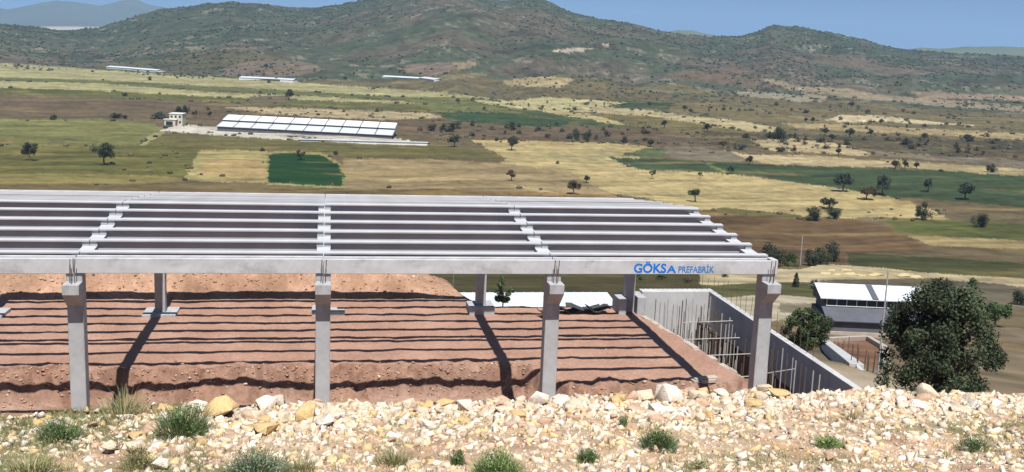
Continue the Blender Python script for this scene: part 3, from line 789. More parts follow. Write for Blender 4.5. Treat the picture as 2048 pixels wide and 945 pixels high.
cage(13.7, U(16.9, 19.5, 8), 0.40, [0.12], 17.0, 19.5, 'rebar row with the highest and farthest pale cross bar in the pit')
cage(12.9, U(16.8, 19.6, 9), 0.05, [-0.5], 16.6, 19.6, 'rebar row with the second pale cross bar, ending near the wall')
cage(11.4, U(17.0, 19.7, 9), -0.25, [-0.85], 16.9, 19.6, 'rebar row with the third pale cross bar, left of the right end column')
cage(8.6, U(17.2, 19.7, 8), -0.45, [-1.0], 17.1, 19.0, 'rebar row with the lowest pale cross bar, at the foot of the kerb')
def onX(x, y, X):
    d = ray(x, y); return CAM+d*(X-CAM[0])/d[0]
cg = empty('rebar_cage', (18.4, 4, -3.6)); tag(cg, 'rebars with a low cross bar, right of the right end column, before the retaining wall', 'rebar', None)
for xx, yt in ((1533,690),(1543,700),(1548,686),(1556,702),(1566,697),(1575,708),(1586,716),(1592,722),(1603,726),(1612,735),(1627,742),(1640,750),(1520,695)):
    q = onX(xx, yt, 18.3+random.uniform(-.3, .3)); m = MB()
    m.tube([(q[0]+random.uniform(-.03, .03), q[1], -3.75), tuple(q)], random.choice((0.018, 0.024)), 5); child(m, 'upright_bar', random.choice((M['rebar'], M['pale_bar'], M['pale_bar'])), cg)
q0 = onX(1528, 748, 18.0); q1 = onX(1592, 738, 18.9); m = MB(); m.tube([tuple(q0), tuple(q1)], 0.024, 6); child(m, 'cross_bar', M['pale_bar'], cg)
fw = MB(); fw.box((18.0, 13.9, -3.7), (18.45, 14.5, -0.05)); fw.box((18.46, 14.0, -3.7), (18.52, 14.4, -0.35))
tag(fw.build('formwork_box', M['form'], None, bevel=0.02), 'dark wooden column formwork box standing in the pit', 'formwork')
pr_ = MB(); pr_.tube([(17.6, 7.4, -2.6), (18.3, 8.1, -1.6)], 0.05, 6)
tag(pr_.build('timber_prop', M['pale_bar']), 'short pale timber prop leaning in the pit beside the rebar rows', 'prop')
# low grade beam along the slanting edge of the pad
mb = MB(); prev = None
n = 21
for i in range(n):
    y0 = 15.2-i*0.56; y1 = y0-0.545
    x0 = 15.45+(14.6-y0)*0.13; x1 = 15.45+(14.6-y1)*0.13
    j = random.uniform(-.05, .05); zt = 0.03+random.uniform(-.05, .05)-(0.02*max(0, 9-y0))
    mb.hexa([(x0+j, y0, -0.6), (x1+j, y1, -0.6), (x1+0.30+j, y1, -0.6), (x0+0.30+j, y0, -0.6), (x0+j, y0, zt), (x1+j, y1, zt), (x1+0.30+j, y1, zt-0.02), (x0+0.30+j, y0, zt)])
tag(mb.build('edge_kerb', M['block'], None, bevel=0.02), 'low crumbling pale concrete kerb along the slanting edge between dirt floor and pit', 'kerb')
for k, (x, y, wp) in enumerate([(1652,548,30),(1675,551,24),(1700,549,34),(1722,552,26),(1748,551,38),(1662,541,22),(1690,542,26),(1810,552,40),(1830,555,28)]):
    q, t_ = onground(x, y); v, f = rock_verts(700+k, 3); v = v*np.array([1, 0.8, 0.42])*(wp/FPX*t_*0.6)
    v += 0.05*np.stack([fbm(v[:, 0]*3, v[:, 1]*3, k+i, 2) for i in range(3)], 1)
    o = link_mesh('earth_heap', mesh_np('earth_heap', v, f, False, np.tile(np.array([0.42, 0.34, 0.19]), (len(v), 1))), M['rock']); o.location = tuple(q)
    tag(o, 'pale yellowish earth heap tipped along the road beyond the workshop', 'earth heap', 'earth heaps along the road')
# sheet of scrap and planks on the edge of the floor
random.seed(5)
scr = [(1130, 622, 1.3, 0.2), (1165, 620, 1.7, -0.1), (1195, 623, 1.2, 0.1), (1095, 630, 0.9, 0.4)]
for k, (x, y, l, a) in enumerate(scr):
    d_ = ray(x, y); t_ = (0.12-CAM[2])/d_[2]; q = CAM+d_*t_
    m = MB(); nn = 7
    for i in range(nn-1):
        xa, xb = -l/2+l*i/(nn-1), -l/2+l*(i+1)/(nn-1)
        za, zb = 0.12*math.sin(i*1.1+k), 0.12*math.sin((i+1)*1.1+k)
        m.hexa([(xa, -0.3, za), (xb, -0.3, zb), (xb, 0.3, zb+0.05), (xa, 0.3, za+0.05), (xa, -0.3, za+0.03), (xb, -0.3, zb+0.03), (xb, 0.3, zb+0.08), (xa, 0.3, za+0.08)])
    o = m.build('scrap_sheet', M['scrap']); o.location = (q[0], q[1], 0.14+0.05*k); o.rotation_euler = (0.05, 0.03, a)
    tag(o, ['dark bent scrap sheet, left of the three by the white roof', 'largest dark bent scrap sheet lying on the floor edge before the white roof',
            'dark bent scrap sheet nearest the right back column', 'small dark scrap piece beside the third front column on the floor edge'][k], 'scrap sheet')
for k, (x, y, l, a) in enumerate([(1405, 755, 1.0, 0.15), (1340, 650, 1.6, -0.9)]):
    d_ = ray(x, y); t_ = (0.1-CAM[2])/d_[2]; q = CAM+d_*t_
    m = MB(); m.box((-l/2, -0.25, 0), (l/2, 0.25, 0.16)); m.box((-l/2+0.1, -0.2, 0.165), (l/2+0.1, 0.1, 0.22))
    o = m.build('slab_offcut', M['block'], bevel=0.02); o.location = (q[0], q[1], gz(q[0], q[1])+0.0); o.rotation_euler = (0.03, -0.02, a)
    tag(o, ['pale slab offcut at the near end of the last rafter shadow', 'pale boards lying on the far corner of the pad by the pit'][k], 'slab')

# ------------------------------------------------------------------ low white-roofed shed behind the pad
ws = empty('white_roof_shed', (12, 24, -3))
tag(ws, 'low shed with plain white sheet roof just behind the dirt floor', 'shed')
m = MB()
m.hexa([(7.6, 20.6, -2.35), (16.9, 20.6, -2.35), (16.9, 27.3, -1.75), (7.6, 27.3, -1.75), (7.6, 20.6, -2.25), (16.9, 20.6, -2.25), (16.9, 27.3, -1.65), (7.6, 27.3, -1.65)])
for i in range(1, 18):
    x = 7.6+i*9.3/18
    m.hexa([(x-.02, 20.6, -2.25), (x+.02, 20.6, -2.25), (x+.02, 27.3, -1.65), (x-.02, 27.3, -1.65), (x-.02, 20.6, -2.22), (x+.02, 20.6, -2.22), (x+.02, 27.3, -1.62), (x-.02, 27.3, -1.62)])
child(m, 'roof', M['white_roof'], ws)
m = MB(); m.box((7.9, 20.9, -8), (16.6, 27.0, -2.4)); child(m, 'wall', M['shed_wall'], ws)

# ------------------------------------------------------------------ two-level workshop on the right
q, dist = onground(1652, 668)
wr = empty('workshop_building', (q[0], q[1], q[2]), -YAW-0.02)
tag(wr, 'two-level grey workshop with long white metal roof and window strip beside the big tree', 'building')
LW = 13.5
m = MB(); m.box((0.15, 0.4, -1.5), (LW-.15, 7.6, 1.70)); m.box((0.6, 2.75, 1.70), (LW-.4, 7.5, 2.72)); m.build('wall', M['shed_wall'], wr)
m = MB(); m.hexa([(0, 0, 1.45), (LW, 0, 1.45), (LW, 2.9, 2.45), (0, 2.9, 2.45), (0, 0, 1.55), (LW, 0, 1.55), (LW, 2.9, 2.55), (0, 2.9, 2.55)])
o = m.build('lower_roof', M['grey_roof'], wr)
m = MB()
m.hexa([(-.3, 2.3, 3.50), (LW, 2.3, 3.50), (LW, 5.6, 4.55), (-.3, 5.6, 4.55), (-.3, 2.3, 3.60), (LW, 2.3, 3.60), (LW, 5.6, 4.65), (-.3, 5.6, 4.65)])
m.hexa([(-.3, 5.6, 4.55), (LW, 5.6, 4.55), (LW, 8.0, 3.7), (-.3, 8.0, 3.7), (-.3, 5.6, 4.65), (LW, 5.6, 4.65), (LW, 8.0, 3.8), (-.3, 8.0, 3.8)])
for i in range(1, 13):
    x = i*LW/13
    m.hexa([(x-.03, 2.3, 3.6), (x+.03, 2.3, 3.6), (x+.03, 5.6, 4.65), (x-.03, 5.6, 4.65), (x-.03, 2.3, 3.64), (x+.03, 2.3, 3.64), (x+.03, 5.6, 4.69), (x-.03, 5.6, 4.69)])
rr = m.build('roof', M['white_roof'], wr)
m = MB(); m.hexa([(5.6, 2.28, 3.645), (6.3, 2.28, 3.645), (6.3, 5.6, 4.70), (5.6, 5.6, 4.70), (5.6, 2.28, 3.66), (6.3, 2.28, 3.66), (6.3, 5.6, 4.715), (5.6, 5.6, 4.715)])
m.build('skylight_panel', M['grey_roof'], rr)
m = MB(); m.box((0.15, 2.85, 2.72), (0.35, 7.5, 3.5)); m.prism([(2.85, 3.4), (7.5, 3.6), (5.6, 4.52)], 0.1, 0.3); m.build('gable_wall', M['shed_wall'], wr)
nwin = 11
for i in range(nwin):
    x0 = 0.5+i*(LW-1)/nwin
    m = MB(); m.box((x0, 2.70, 2.60), (x0+0.09, 2.80, 3.5)); m.box((x0+0.092, 2.70, 2.60), (x0+(LW-1)/nwin-0.005, 2.80, 2.68)); m.box((x0+0.092, 2.70, 3.42), (x0+(LW-1)/nwin-0.005, 2.80, 3.5))
    wf = m.build('window', M['white_paint'], wr)
    m = MB(); m.box((x0+0.093, 2.74, 2.683), (x0+(LW-1)/nwin-0.006, 2.78, 3.417)); m.build('pane', M['glass'], wf)
m = MB(); m.box((0.5, 0.2, -1.5), (LW-.5, 0.38, 0.25)); m.build('plinth', M['block'], wr)

# yard wall of blocks round the brown yard
def wall_line(pts, hgt, th, name, lab, cat, m_, lift=0.0):
    c3 = []
    for x, y in pts:
        g_ = onground(x, y); c3.append(Vector(g_[0]))
    root = empty(name, tuple(c3[0])); tag(root, lab, cat)
    for a, b in zip(c3[:-1], c3[1:]):
        dd = (b-a); nrm = Vector((-dd.y, dd.x, 0)).normalized()*th/2
        mm = MB(); up = Vector((0, 0, hgt)); dn = Vector((0, 0, -2.0))
        mm.hexa([tuple(p) for p in (a-nrm+dn, b-nrm+dn, b+nrm+dn, a+nrm+dn, a-nrm+up, b-nrm+up, b+nrm+up, a+nrm+up)])
        child(mm, 'wall_run', m_, root, 0.02)
    return root
wall_line([(1655, 684), (1735, 680), (1768, 700), (1772, 740)], 0.45, 0.5, 'yard_wall', 'low block wall enclosing the brown yard before the workshop', 'wall', M['block'])
wall_line([(1646, 688), (1712, 745), (1760, 790)], 0.5, 0.8, 'foundation_wall', 'pale foundation wall running beside the brown yard beyond the retaining wall', 'wall', M['wall_concrete'])
random.seed(9)
for i in range(16):
    t = i/15; x = 1655+t*90 + random.uniform(-3, 8); y = 700+t*55
    g_ = onground(x, y)[0]
    m = MB(); hh = random.uniform(1.0, 1.9); m.tube([(0, 0, -0.3), (random.uniform(-.1, .1), 0, hh)], 0.03, 5)
    o = m.build('rebar_post', M['rebar']); o.location = tuple(g_)
    tag(o, 'thin upright rebar beside the pale foundation wall at the brown yard', 'rebar', 'rebars along the foundation wall')

# poles
def pole(x, ybase, ytop, r, lab, name='utility_pole', lean=0):
    g_, t_ = onground(x, ybase); hh = (ybase-ytop)/FPX*t_*1.02
    m = MB(); m.tube([(0, 0, -0.5), (lean*hh, 0, hh)], [r, r*0.7], 8)
    o = m.build(name, M['pole']); o.location = tuple(g_); tag(o, lab, 'pole'); return o
pole(1755, 752, 546, 0.055, 'tall thin grey pole standing in front of the workshop', lean=0.0)
pole(1791, 668, 575, 0.05, 'short thin pole rising above the workshop roof near the big tree')
pole(1600, 532, 474, 0.14, 'faint thin mast among the roadside trees in front of the brown field', name='mast')
pole(905, 612, 545, 0.03, 'thin stick standing on the slope behind the spoil mound', name='stick')

# ------------------------------------------------------------------ valley farm with the long white house
def lat(q): return -YAW
ga, da = onground(432, 262); gb_, db = onground(785, 279)
vec = Vector(gb_)-Vector(ga); Lf = vec.length; ang = math.atan2(vec.y, vec.x)
ph = empty('poultry_house', tuple(ga), ang)
tag(ph, 'very long low white-roofed farm shed with ten roof bays in the valley', 'building')
dz = vec.z
m = MB(); m.hexa([(0.5, 0.6, -3), (Lf-.5, 0.6, -3), (Lf-4.6, 23, -3), (-3, 23, -3), (0.5, 0.6, 2.3), (Lf-.5, 0.6, 2.3), (Lf-4.6, 23, 2.3), (-3, 23, 2.3)]); m.build('wall', M['shed_wall'], ph)
nb = 10; bw = Lf/nb
for i in range(nb):
    x0, x1 = i*bw+0.45, (i+1)*bw-0.2
    m = MB(); m.hexa([(x0, 0, 2.4), (x1, 0, 2.4), (x1-1.8, 11.5, 4.2), (x0-1.8, 11.5, 4.2), (x0, 0, 2.6), (x1, 0, 2.6), (x1-1.8, 11.5, 4.4), (x0-1.8, 11.5, 4.4)])
    m.build('roof_panel', M['dull_roof'], ph)
    m = MB(); m.hexa([(x0-1.8, 11.9, 5.2), (x1-1.8, 11.9, 5.2), (x1-4, 25, 7.2), (x0-4, 25, 7.2), (x0-1.8, 11.9, 5.4), (x1-1.8, 11.9, 5.4), (x1-4, 25, 7.4), (x0-4, 25, 7.4)])
    m.build('roof_panel', M['white_paint'], ph)
m = MB(); m.box((-1.0, 11.6, 2.3), (Lf-2.4, 12.0, 5.2)); m.build('clerestory', M['glass'], ph)
m = MB()
for i in range(nb+1):
    x = i*bw+0.2; x = min(x, Lf-0.1)
    m.hexa([(x-.5, 0.1, 2.3), (x+.5, 0.1, 2.3), (x-1.3, 11.4, 4.1), (x-2.3, 11.4, 4.1), (x-.5, 0.1, 2.4), (x+.5, 0.1, 2.4), (x-1.3, 11.4, 4.2), (x-2.3, 11.4, 4.2)])
    m.hexa([(x-2.3, 12.1, 5.0), (x-1.3, 12.1, 5.0), (x-3.5, 24.9, 7.0), (x-4.5, 24.9, 7.0), (x-2.3, 12.1, 5.15), (x-1.3, 12.1, 5.15), (x-3.5, 24.9, 7.15), (x-4.5, 24.9, 7.15)])
m.build('roof_seam', M['darkjoint'], ph)
def shed(x0, y0, x1, y1, dep, hh, name, lab, cat='building', wallm='white_paint', roofm='white_roof', rise=1.2):
    a, _ = onground(x0, y0); b, _ = onground(x1, y1)
    v = Vector(b)-Vector(a); Ln = math.hypot(v.x, v.y); an = math.atan2(v.y, v.x)
    root = empty(name, tuple(a), an); tag(root, lab, cat)
    m = MB(); m.box((0, 0, -3), (Ln, dep, hh)); m.build('wall', M[wallm], root)
    m = MB(); m.prism([(-.4, hh+0.02), (dep/2, hh+rise), (dep+.4, hh+0.02), (dep+.4, hh+.2), (dep/2, hh+rise+.25), (-.4, hh+.2)], -.4, Ln+.4); m.build('roof', M[roofm], root)
    return root, Ln
shed(600, 283, 855, 291, 1.0, 0.9, 'yard_barrier', 'long low white wall along the front of the farm yard', 'wall', rise=0.1)
shed(478, 160, 560, 160, 16, 2.6, 'distant_barn', 'long white barn at the foot of the pinkish slope')
shed(560, 164, 586, 166, 14, 2.6, 'distant_barn', 'short white barn joined to the right of the long white barn')
shed(212, 137, 262, 141, 14, 2.0, 'distant_barn', 'pale barn row at the far left edge of the valley')
shed(264, 141, 312, 145, 14, 2.0, 'distant_barn', 'second pale barn row at the far left, with dark trees at its right end')
shed(764, 156, 838, 158, 14, 1.4, 'distant_barn', 'long low white barn below the pinkish quarry slope')
shed(838, 158, 868, 164, 14, 1.2, 'distant_barn', 'slanting low barn right of the quarry barn')
# farmhouse
g_, t_ = onground(328, 251)
fh = empty('farmhouse', tuple(g_), -YAW); tag(fh, 'cream two-storey farmhouse with terrace left of the long farm shed', 'house')
m = MB(); m.box((2.2, 3, -1), (9.5, 10, 6.4)); m.box((0.0, 0.5, -1), (6.2, 2.98, 3.2)); m.build('wall', M['cream'], fh)
m = MB(); m.box((-.5, 0.2, 3.22), (7.0, 3.2, 3.55)); m.build('terrace', M['white_paint'], fh)
m = MB(); m.box((1.9, 2.7, 6.42), (9.8, 10.3, 6.75)); m.build('roof', M['white_paint'], fh)
for (xa, za) in ((2.9, 4.2), (5.2, 4.2), (7.6, 4.2), (7.6, 1.2)):
    m = MB(); m.box((xa, 2.93, za), (xa+1.1, 2.99, za+1.3)); m.build('window', M['glass'], fh)
m = MB(); m.box((1.0, 0.43, 0), (4.8, 0.49, 2.3)); m.build('doorway', M['glass'], fh)

# ------------------------------------------------------------------ trees and shrubs
def leaf_mesh(name, clumps, n, size, seed, colr=(0.055, 0.08, 0.035), flat=1.0):
    """clumps: (centre, radius) ; n leaves as small quads spread in shells of the clumps"""
    rg = np.random.default_rng(seed)
    C_ = np.array([c for c, r in clumps]); R__ = np.array([r for c, r in clumps])
    wgt = R__**2; k = rg.choice(len(clumps), n, p=wgt/wgt.sum())
    dirs = rg.normal(size=(n, 3)); dirs /= np.linalg.norm(dirs, axis=1)[:, None]
    rad = R__[k]*(0.35+0.95*rg.random(n)**0.8)
    P = C_[k] + dirs*rad[:, None]*np.array([1, 1, flat])
    nrm = dirs + rg.normal(size=(n, 3))*0.7; nrm /= np.linalg.norm(nrm, axis=1)[:, None]
    a = np.cross(nrm, rg.normal(size=(n, 3))); a /= np.linalg.norm(a, axis=1)[:, None]
    b = np.cross(nrm, a)
    s = size*(0.6+0.8*rg.random(n))[:, None]
    V = np.stack([P-a*s, P+b*s*0.6, P+a*s, P-b*s*0.6], 1).reshape(-1, 3)
    F = np.arange(4*n).reshape(n, 4)
    tone = (0.5+1.0*rg.random(len(clumps)))[k]*(0.75+0.5*rg.random(n))
    c = np.array(colr)[None, :]*tone[:, None]; c[:, 0] *= (0.85+0.4*rg.random(n))
    return mesh_np(name, V, F, False, np.repeat(c, 4, 0))

def crown_clumps(kind, seed):
    r = random.Random(seed); out = []
    if kind == 'round':
        for i in range(17):
            a = r.uniform(0, 6.28); e = r.uniform(-0.5, 1.4); R0 = r.uniform(0.12, 0.30)
            out.append(((math.cos(a)*R0*math.cos(e)*1.15, math.sin(a)*R0*math.cos(e)*1.15, 0.62+0.27*math.sin(e)), r.uniform(0.10, 0.17)))
    elif kind == 'wide':
        for i in range(20):
            a = r.uniform(0, 6.28); R0 = r.uniform(0.1, 0.48)
            out.append(((math.cos(a)*R0, math.sin(a)*R0, 0.66+r.uniform(-0.14, 0.22)-R0*0.25), r.uniform(0.10, 0.17)))
    elif kind == 'shrub':
        for i in range(16):
            a = r.uniform(0, 6.28); R0 = r.uniform(0.0, 0.5)
            out.append(((math.cos(a)*R0, math.sin(a)*R0, r.uniform(0.12, 0.8)-R0*0.5+0.06), r.uniform(0.13, 0.24)))
    elif kind == 'cypress':
        for i in range(16):
            t = i/15; out.append(((r.uniform(-.04, .04), r.uniform(-.04, .04), 0.08+0.87*t), 0.14*(1-t)**0.6+0.025))
    elif kind == 'sparse':
        for i in range(13):
            a = r.uniform(0, 6.28); R0 = r.uniform(0.15, 0.42)
            out.append(((math.cos(a)*R0, math.sin(a)*R0, r.uniform(0.45, 0.9)), r.uniform(0.07, 0.13)))
    return out

def trunk_mb(kind, clumps, seed, tr=0.03):
    r = random.Random(seed+5); m = MB()
    if kind == 'shrub':
        for i in range(4):
            c = r.choice(clumps)[0]; m.tube([(r.uniform(-.04, .04), r.uniform(-.04, .04), -0.05), tuple(Vector(c)*0.5), c], [tr*0.7, tr*0.4, tr*0.15], 5)
        return m
    top = 0.92 if kind == 'cypress' else 0.6
    m.tube([(0, 0, -0.06), (r.uniform(-.02, .02), r.uniform(-.02, .02), 0.3), (r.uniform(-.03, .03), 0, top)], [tr*1.4, tr, tr*0.35], 7)
    for i in range(7 if kind != 'cypress' else 0):
        c = Vector(r.choice(clumps)[0]); s0 = Vector((0, 0, r.uniform(0.22, 0.42)))
        m.tube([tuple(s0), tuple((s0+c)/2+Vector((0, 0, 0.03))), tuple(c)], [tr*0.6, tr*0.35, tr*0.12], 5)
    return m

PROTO = {}
def proto(kind, variant, n, leaf, colr):
    key = (kind, variant, n)
    if key in PROTO: return PROTO[key]
    cl = crown_clumps(kind, variant*13+len(kind))
    cm = leaf_mesh('crown', cl, n, leaf, variant*7+3, colr); cm.materials.append(M['leaf'])
    tm = trunk_mb(kind, cl, variant)
    to = tm.build('trunk', M['bark']); tme = to.data; bpy.data.objects.remove(to)
    PROTO[key] = (cm, tme)
    return PROTO[key]

def tree_at(P, hgt, wid, kind, variant, lab, cat, group=None, n=420, leaf=0.035, colr=(0.05, 0.07, 0.035), name=None, rz=None, simple=False):
    cm, tme = proto(kind, variant, n, leaf, colr)
    base_w = {'round': 0.82, 'wide': 1.12, 'shrub': 1.2, 'cypress': 0.32, 'sparse': 0.95}[kind]
    nm = name or ('shrub' if kind == 'shrub' else 'tree')
    sx = wid/base_w
    root = empty(nm, tuple(P), random.uniform(0, 6.28) if rz is None else rz, (sx, sx, hgt))
    tag(root, lab, cat, group)
    c = bpy.data.objects.new('crown' if kind != 'shrub' else 'foliage', cm); COL.objects.link(c); c.parent = root
    t = bpy.data.objects.new('trunk' if kind != 'shrub' else 'stem', tme); COL.objects.link(t); t.parent = root
    return root

random.seed(21)
# x, y of the foot, height and width in photo pixels, kind, tint, label
DK = (0.035, 0.045, 0.025); GN = (0.05, 0.085, 0.03); BRN = (0.075, 0.06, 0.035); BG = (0.045, 0.065, 0.045)
TINTS = {'d': DK, 'g': GN, 'b': BRN, 't': BG}
TREES = [
 (909,294,24,28,'wide','d','dark tree standing right of the farm yard end'),
 (1023,301,24,25,'round','d','round dark tree standing on the pale stubble strip with its shadow under it'),
 (1023,362,20,20,'round','b','small brownish round tree alone in the tan field'),
 (1147,389,27,32,'round','b','larger brownish round tree just above the concrete roof edge'),
 (1173,366,15,18,'wide','d','small dark tree uphill of the larger brownish round tree'),
 (1304,358,18,14,'sparse','g','thin green tree at the upper edge of the big stubble field'),
 (1400,358,14,10,'sparse','g','smallest sparse tree in the big stubble field'),
 (1390,404,28,31,'sparse','g','bright green open-crowned tree just beyond the right roof corner'),
 (1461,349,16,17,'round','t','bluish tree at the border of stubble and long green field'),
 (1499,329,16,16,'round','d','round dark tree at the tip of the rocky grey patch'),
 (1446,297,14,20,'round','b','brownish tree right above the rocky grey patch'),
 (1301,294,14,16,'round','d','dark tree at the left tip of the rocky grey patch'),
 (1686,384,35,36,'round','t','largest round bluish tree at the edge of the green field'),
 (1764,391,39,37,'wide','t','tall loose bluish tree, right of the pair at the green field'),
 (1732,400,26,37,'wide','b','low wide brownish tree between the two bluish trees'),
 (1658,418,22,38,'wide','d','upper dark spreading tree of the clump in the stubble field'),
 (1664,437,26,36,'shrub','d','lower right dark bush of the clump in the stubble field'),
 (1629,441,28,46,'shrub','d','lower left dark bush of the clump in the stubble field'),
 (1847,440,34,32,'shrub','d','dark bush at the right, below the green field'),
 (1856,384,24,22,'round','t','bluish tree at the right end of the green field'),
 (1790,339,16,19,'round','d','left dark tree of three on the hedge line above the green field'),
 (1809,339,15,14,'round','d','middle dark tree of three on the hedge line above the green field'),
 (1833,339,12,13,'round','d','right, smallest dark tree of three on the hedge line above the green field'),
 (1558,279,26,34,'shrub','d','big dark bush clump crowning the stubble mound'),
 (1538,277,14,22,'shrub','d','lower bush at the left foot of the big dark clump'),
 (1677,311,12,13,'round','d','small round dark tree at the stubble strip below the mound'),
 (1561,304,12,28,'shrub','b','long low bush at the foot of the stubble mound'),
 (1588,303,10,17,'shrub','b','small bush right of the long low bush at the mound'),
 (1481,300,12,26,'shrub','t','low dark bushes left of the stubble mound'),
 (1492,276,10,18,'shrub','d','low bush left of the big clump on the mound'),
 (1329,256,14,14,'round','d','dark tree, left of two in the olive strip above the rocky patch'),
 (1415,264,15,15,'round','d','dark tree, right of two in the olive strip above the rocky patch'),
 (1650,271,14,15,'round','d','dark tree among scrub above the stubble mound'),
 (1662,283,13,16,'round','d','dark tree just below the one above the stubble mound'),
 (1699,276,17,19,'round','d','largest dark tree in the scrub at the right'),
 (1692,290,12,20,'shrub','d','wide low bush under the largest scrub tree'),
 (1741,273,12,14,'round','d','lone dark tree in the right-hand scrub'),
 (1813,290,14,23,'shrub','d','wide dark bush in the far right scrub'),
 (1849,281,13,14,'round','d','dark tree at the right end of the scrub'),
 (1152,282,26,17,'shrub','t','left upright bush of the pair by the tan strip'),
 (1176,285,27,16,'shrub','d','right upright bush of the pair by the tan strip'),
 (1247,286,16,17,'shrub','b','brown bush at the right end of the hedge strip'),
 (1024,262,18,13,'round','t','dark tree at the far side of the hedge strip'),
 (866,262,15,22,'shrub','d','dark bush at the left end of the hedge right of the farm'),
 (886,264,18,22,'shrub','d','second dark bush in the hedge right of the farm'),
 (905,264,20,22,'shrub','d','tallest dark bush in the hedge right of the farm'),
 (916,258,16,16,'shrub','t','dark bush at the right end of the farm hedge'),
 (944,252,9,14,'shrub','d','small bush on the tip of the dark green field'),
 (947,277,9,10,'round','d','tiny tree between the hedge strip and stubble'),
 (840,262,8,12,'shrub','b','small brown bush near the right end of the long shed'),
 (1115,328,7,9,'shrub','d','tiny bush in the middle of the pale stubble'),
 (1625,246,10,10,'round','d','left of two tiny trees by the white dry mound'),
 (1612,246,9,9,'round','d','right of two tiny trees by the white dry mound'),
 (1369,222,10,11,'round','d','dark tree at the upper end of the long pale strip'),
 (1381,228,10,10,'round','b','brownish tree next to the dark one on the long pale strip'),
 (1702,216,11,12,'round','d','dark tree in scrub above the dry mound'),
 (1762,248,9,9,'round','d','tiny tree below the dry mound'),
 (578,201,20,20,'round','d','dark round tree alone between the pale strips in the left valley'),
 (601,320,19,19,'sparse','b','bare-looking brown tree at the top of the dark green plot'),
 (525,303,8,12,'shrub','d','small dark bush at the corner of the yellow plot'),
 (673,310,9,12,'shrub','d','small dark bush at the corner of the dark green plot'),
 (208,330,42,44,'wide','d','big dark tree at the left edge with shadow under it'),
 (299,161,8,11,'shrub','d','small dark tree on the pale strip at far left'),
 (252,193,8,14,'shrub','d','small dark bush on the olive strip at far left'),
 (532,139,10,9,'round','d','dark tree on the pinkish slope above the long barn'),
 (537,166,7,9,'shrub','d','tiny tree before the long white barn'),
 (228,237,11,24,'shrub','d','wide dark bush at the upper edge of the left green field'),
 (250,238,8,12,'shrub','d','small dark bush right of the wide one at the left green field'),
 (316,238,14,34,'shrub','t','bluish bushes left of the farmhouse'),
 (357,240,24,16,'round','d','tall dark tree directly behind the farmhouse'),
 (372,238,26,16,'wide','d','spreading dark tree right behind the farmhouse'),
 (390,236,14,12,'sparse','b','sparse brown tree between the farmhouse and the long shed'),
 (421,234,10,8,'round','d','small dark tree above the left end of the long shed'),
 (462,236,7,10,'shrub','d','left small dark bush behind the long shed'),
 (500,238,7,12,'shrub','d','second small dark bush behind the long shed'),
 (540,240,7,12,'shrub','b','third small bush behind the long shed'),
 (1540,533,50,54,'shrub','d','big dark roadside tree just right of the roof corner'),
 (1579,533,30,36,'shrub','g','small green roadside tree beside the big dark one'),
 (1616,531,32,38,'shrub','d','dark roadside bush left of the mast'),
 (1642,529,36,40,'shrub','d','dark roadside tree right of the mast'),
 (1666,524,42,42,'shrub','d','tallest roadside tree at the right end of the row'),
 (1591,575,30,11,'cypress','d','slim dark cypress between the road and the pit'),
 (1628,579,22,18,'shrub','d','round bush at the left end of the workshop roof'),
 (1450,555,14,18,'shrub','g','small bush by the road under the front beam'),
 (1322,560,18,26,'shrub','g','green bush on the slope under the front beam lettering'),
 (1275,560,14,26,'shrub','g','green bush on the slope right of the right back column'),
 (1375,566,14,22,'shrub','b','brown bush on the slope before the pale road'),
 (1098,575,9,12,'shrub','b','small brown bush on the olive slope beyond the white shed roof'),
 (60,322,34,38,'wide','d','dark spreading tree beyond the left edge of the olive field'),
 (1930,400,30,32,'round','t','round bluish tree near the right side of the picture, green field'),
 (1985,345,16,22,'shrub','d','dark bush far right on the hedge line'),
 (1960,455,28,34,'shrub','d','wide dark bush far right below the green field'),
 (1935,285,14,20,'round','d','dark tree far right in the scrub belt'),
 (1990,655,52,60,'wide','g','broad green tree beyond the large dense dark one, far right'),
 (2035,610,30,36,'shrub','d','dark bush on the bare slope in the far right corner'),
 (1945,575,20,24,'shrub','g','green bush behind the large dense dark tree, on its right'),
 (110,240,10,18,'shrub','d','low dark bush above the green field at the far left'),
]
vi = 0
for (x, y, hp, wp, kind, tint, lab) in TREES:
    r_ = onground(x, y)
    if r_ is None: continue
    q, t_ = r_; vi += 1
    big = hp > 22
    var = {'d': 1, 'g': 2, 'b': 3, 't': 4}[tint]*10 + vi % 3
    tree_at(q, hp/FPX*t_*1.02, wp/FPX*t_, kind, var, lab, 'tree' if kind != 'shrub' else 'bush', n=2600 if big else 900,
            leaf=0.034 if big else 0.055, colr=TINTS[tint])
# loose scrub of the valley floor: individual bushes that look alike
random.seed(33)
ZONES = [(900,1860,205,222,34,(5,9),'small dark bush in the scrub belt at the foot of the hills','bushes at the foot of the hills'),
         (980,1300,250,284,30,(7,13),'low brown or dark bush in the brown hedge strip across the valley middle','bushes in the brown strip'),
         (1560,1990,262,300,34,(6,11),'dark bush in the scrub belt at the right of the valley','bushes in the right scrub belt'),
         (1640,2000,232,250,14,(5,8),'tiny bush below the white dry mound','bushes below the dry mound'),
         (250,900,146,166,22,(4,7),'tiny dark bush along the foot of the left hills','bushes at the foot of the left hills'),
         (300,860,226,240,10,(4,7),'tiny bush on the brown bank behind the long farm shed','bushes behind the farm shed')]
for (xa, xb, ya, yb, n_, hr, lab, grp) in ZONES:
    for i in range(n_):
        x = random.uniform(xa, xb); y = random.uniform(ya, yb) + (x-1024)*0.012
        q, t_ = onground(x, y); hp = random.uniform(*hr)
        tree_at(q, hp/FPX*t_, hp*random.uniform(1.0, 1.7)/FPX*t_, 'shrub', 60+i % 4, lab, 'bush', grp, n=260, leaf=0.085,
                colr=random.choice((DK, BRN)) if i < 4 else DK)

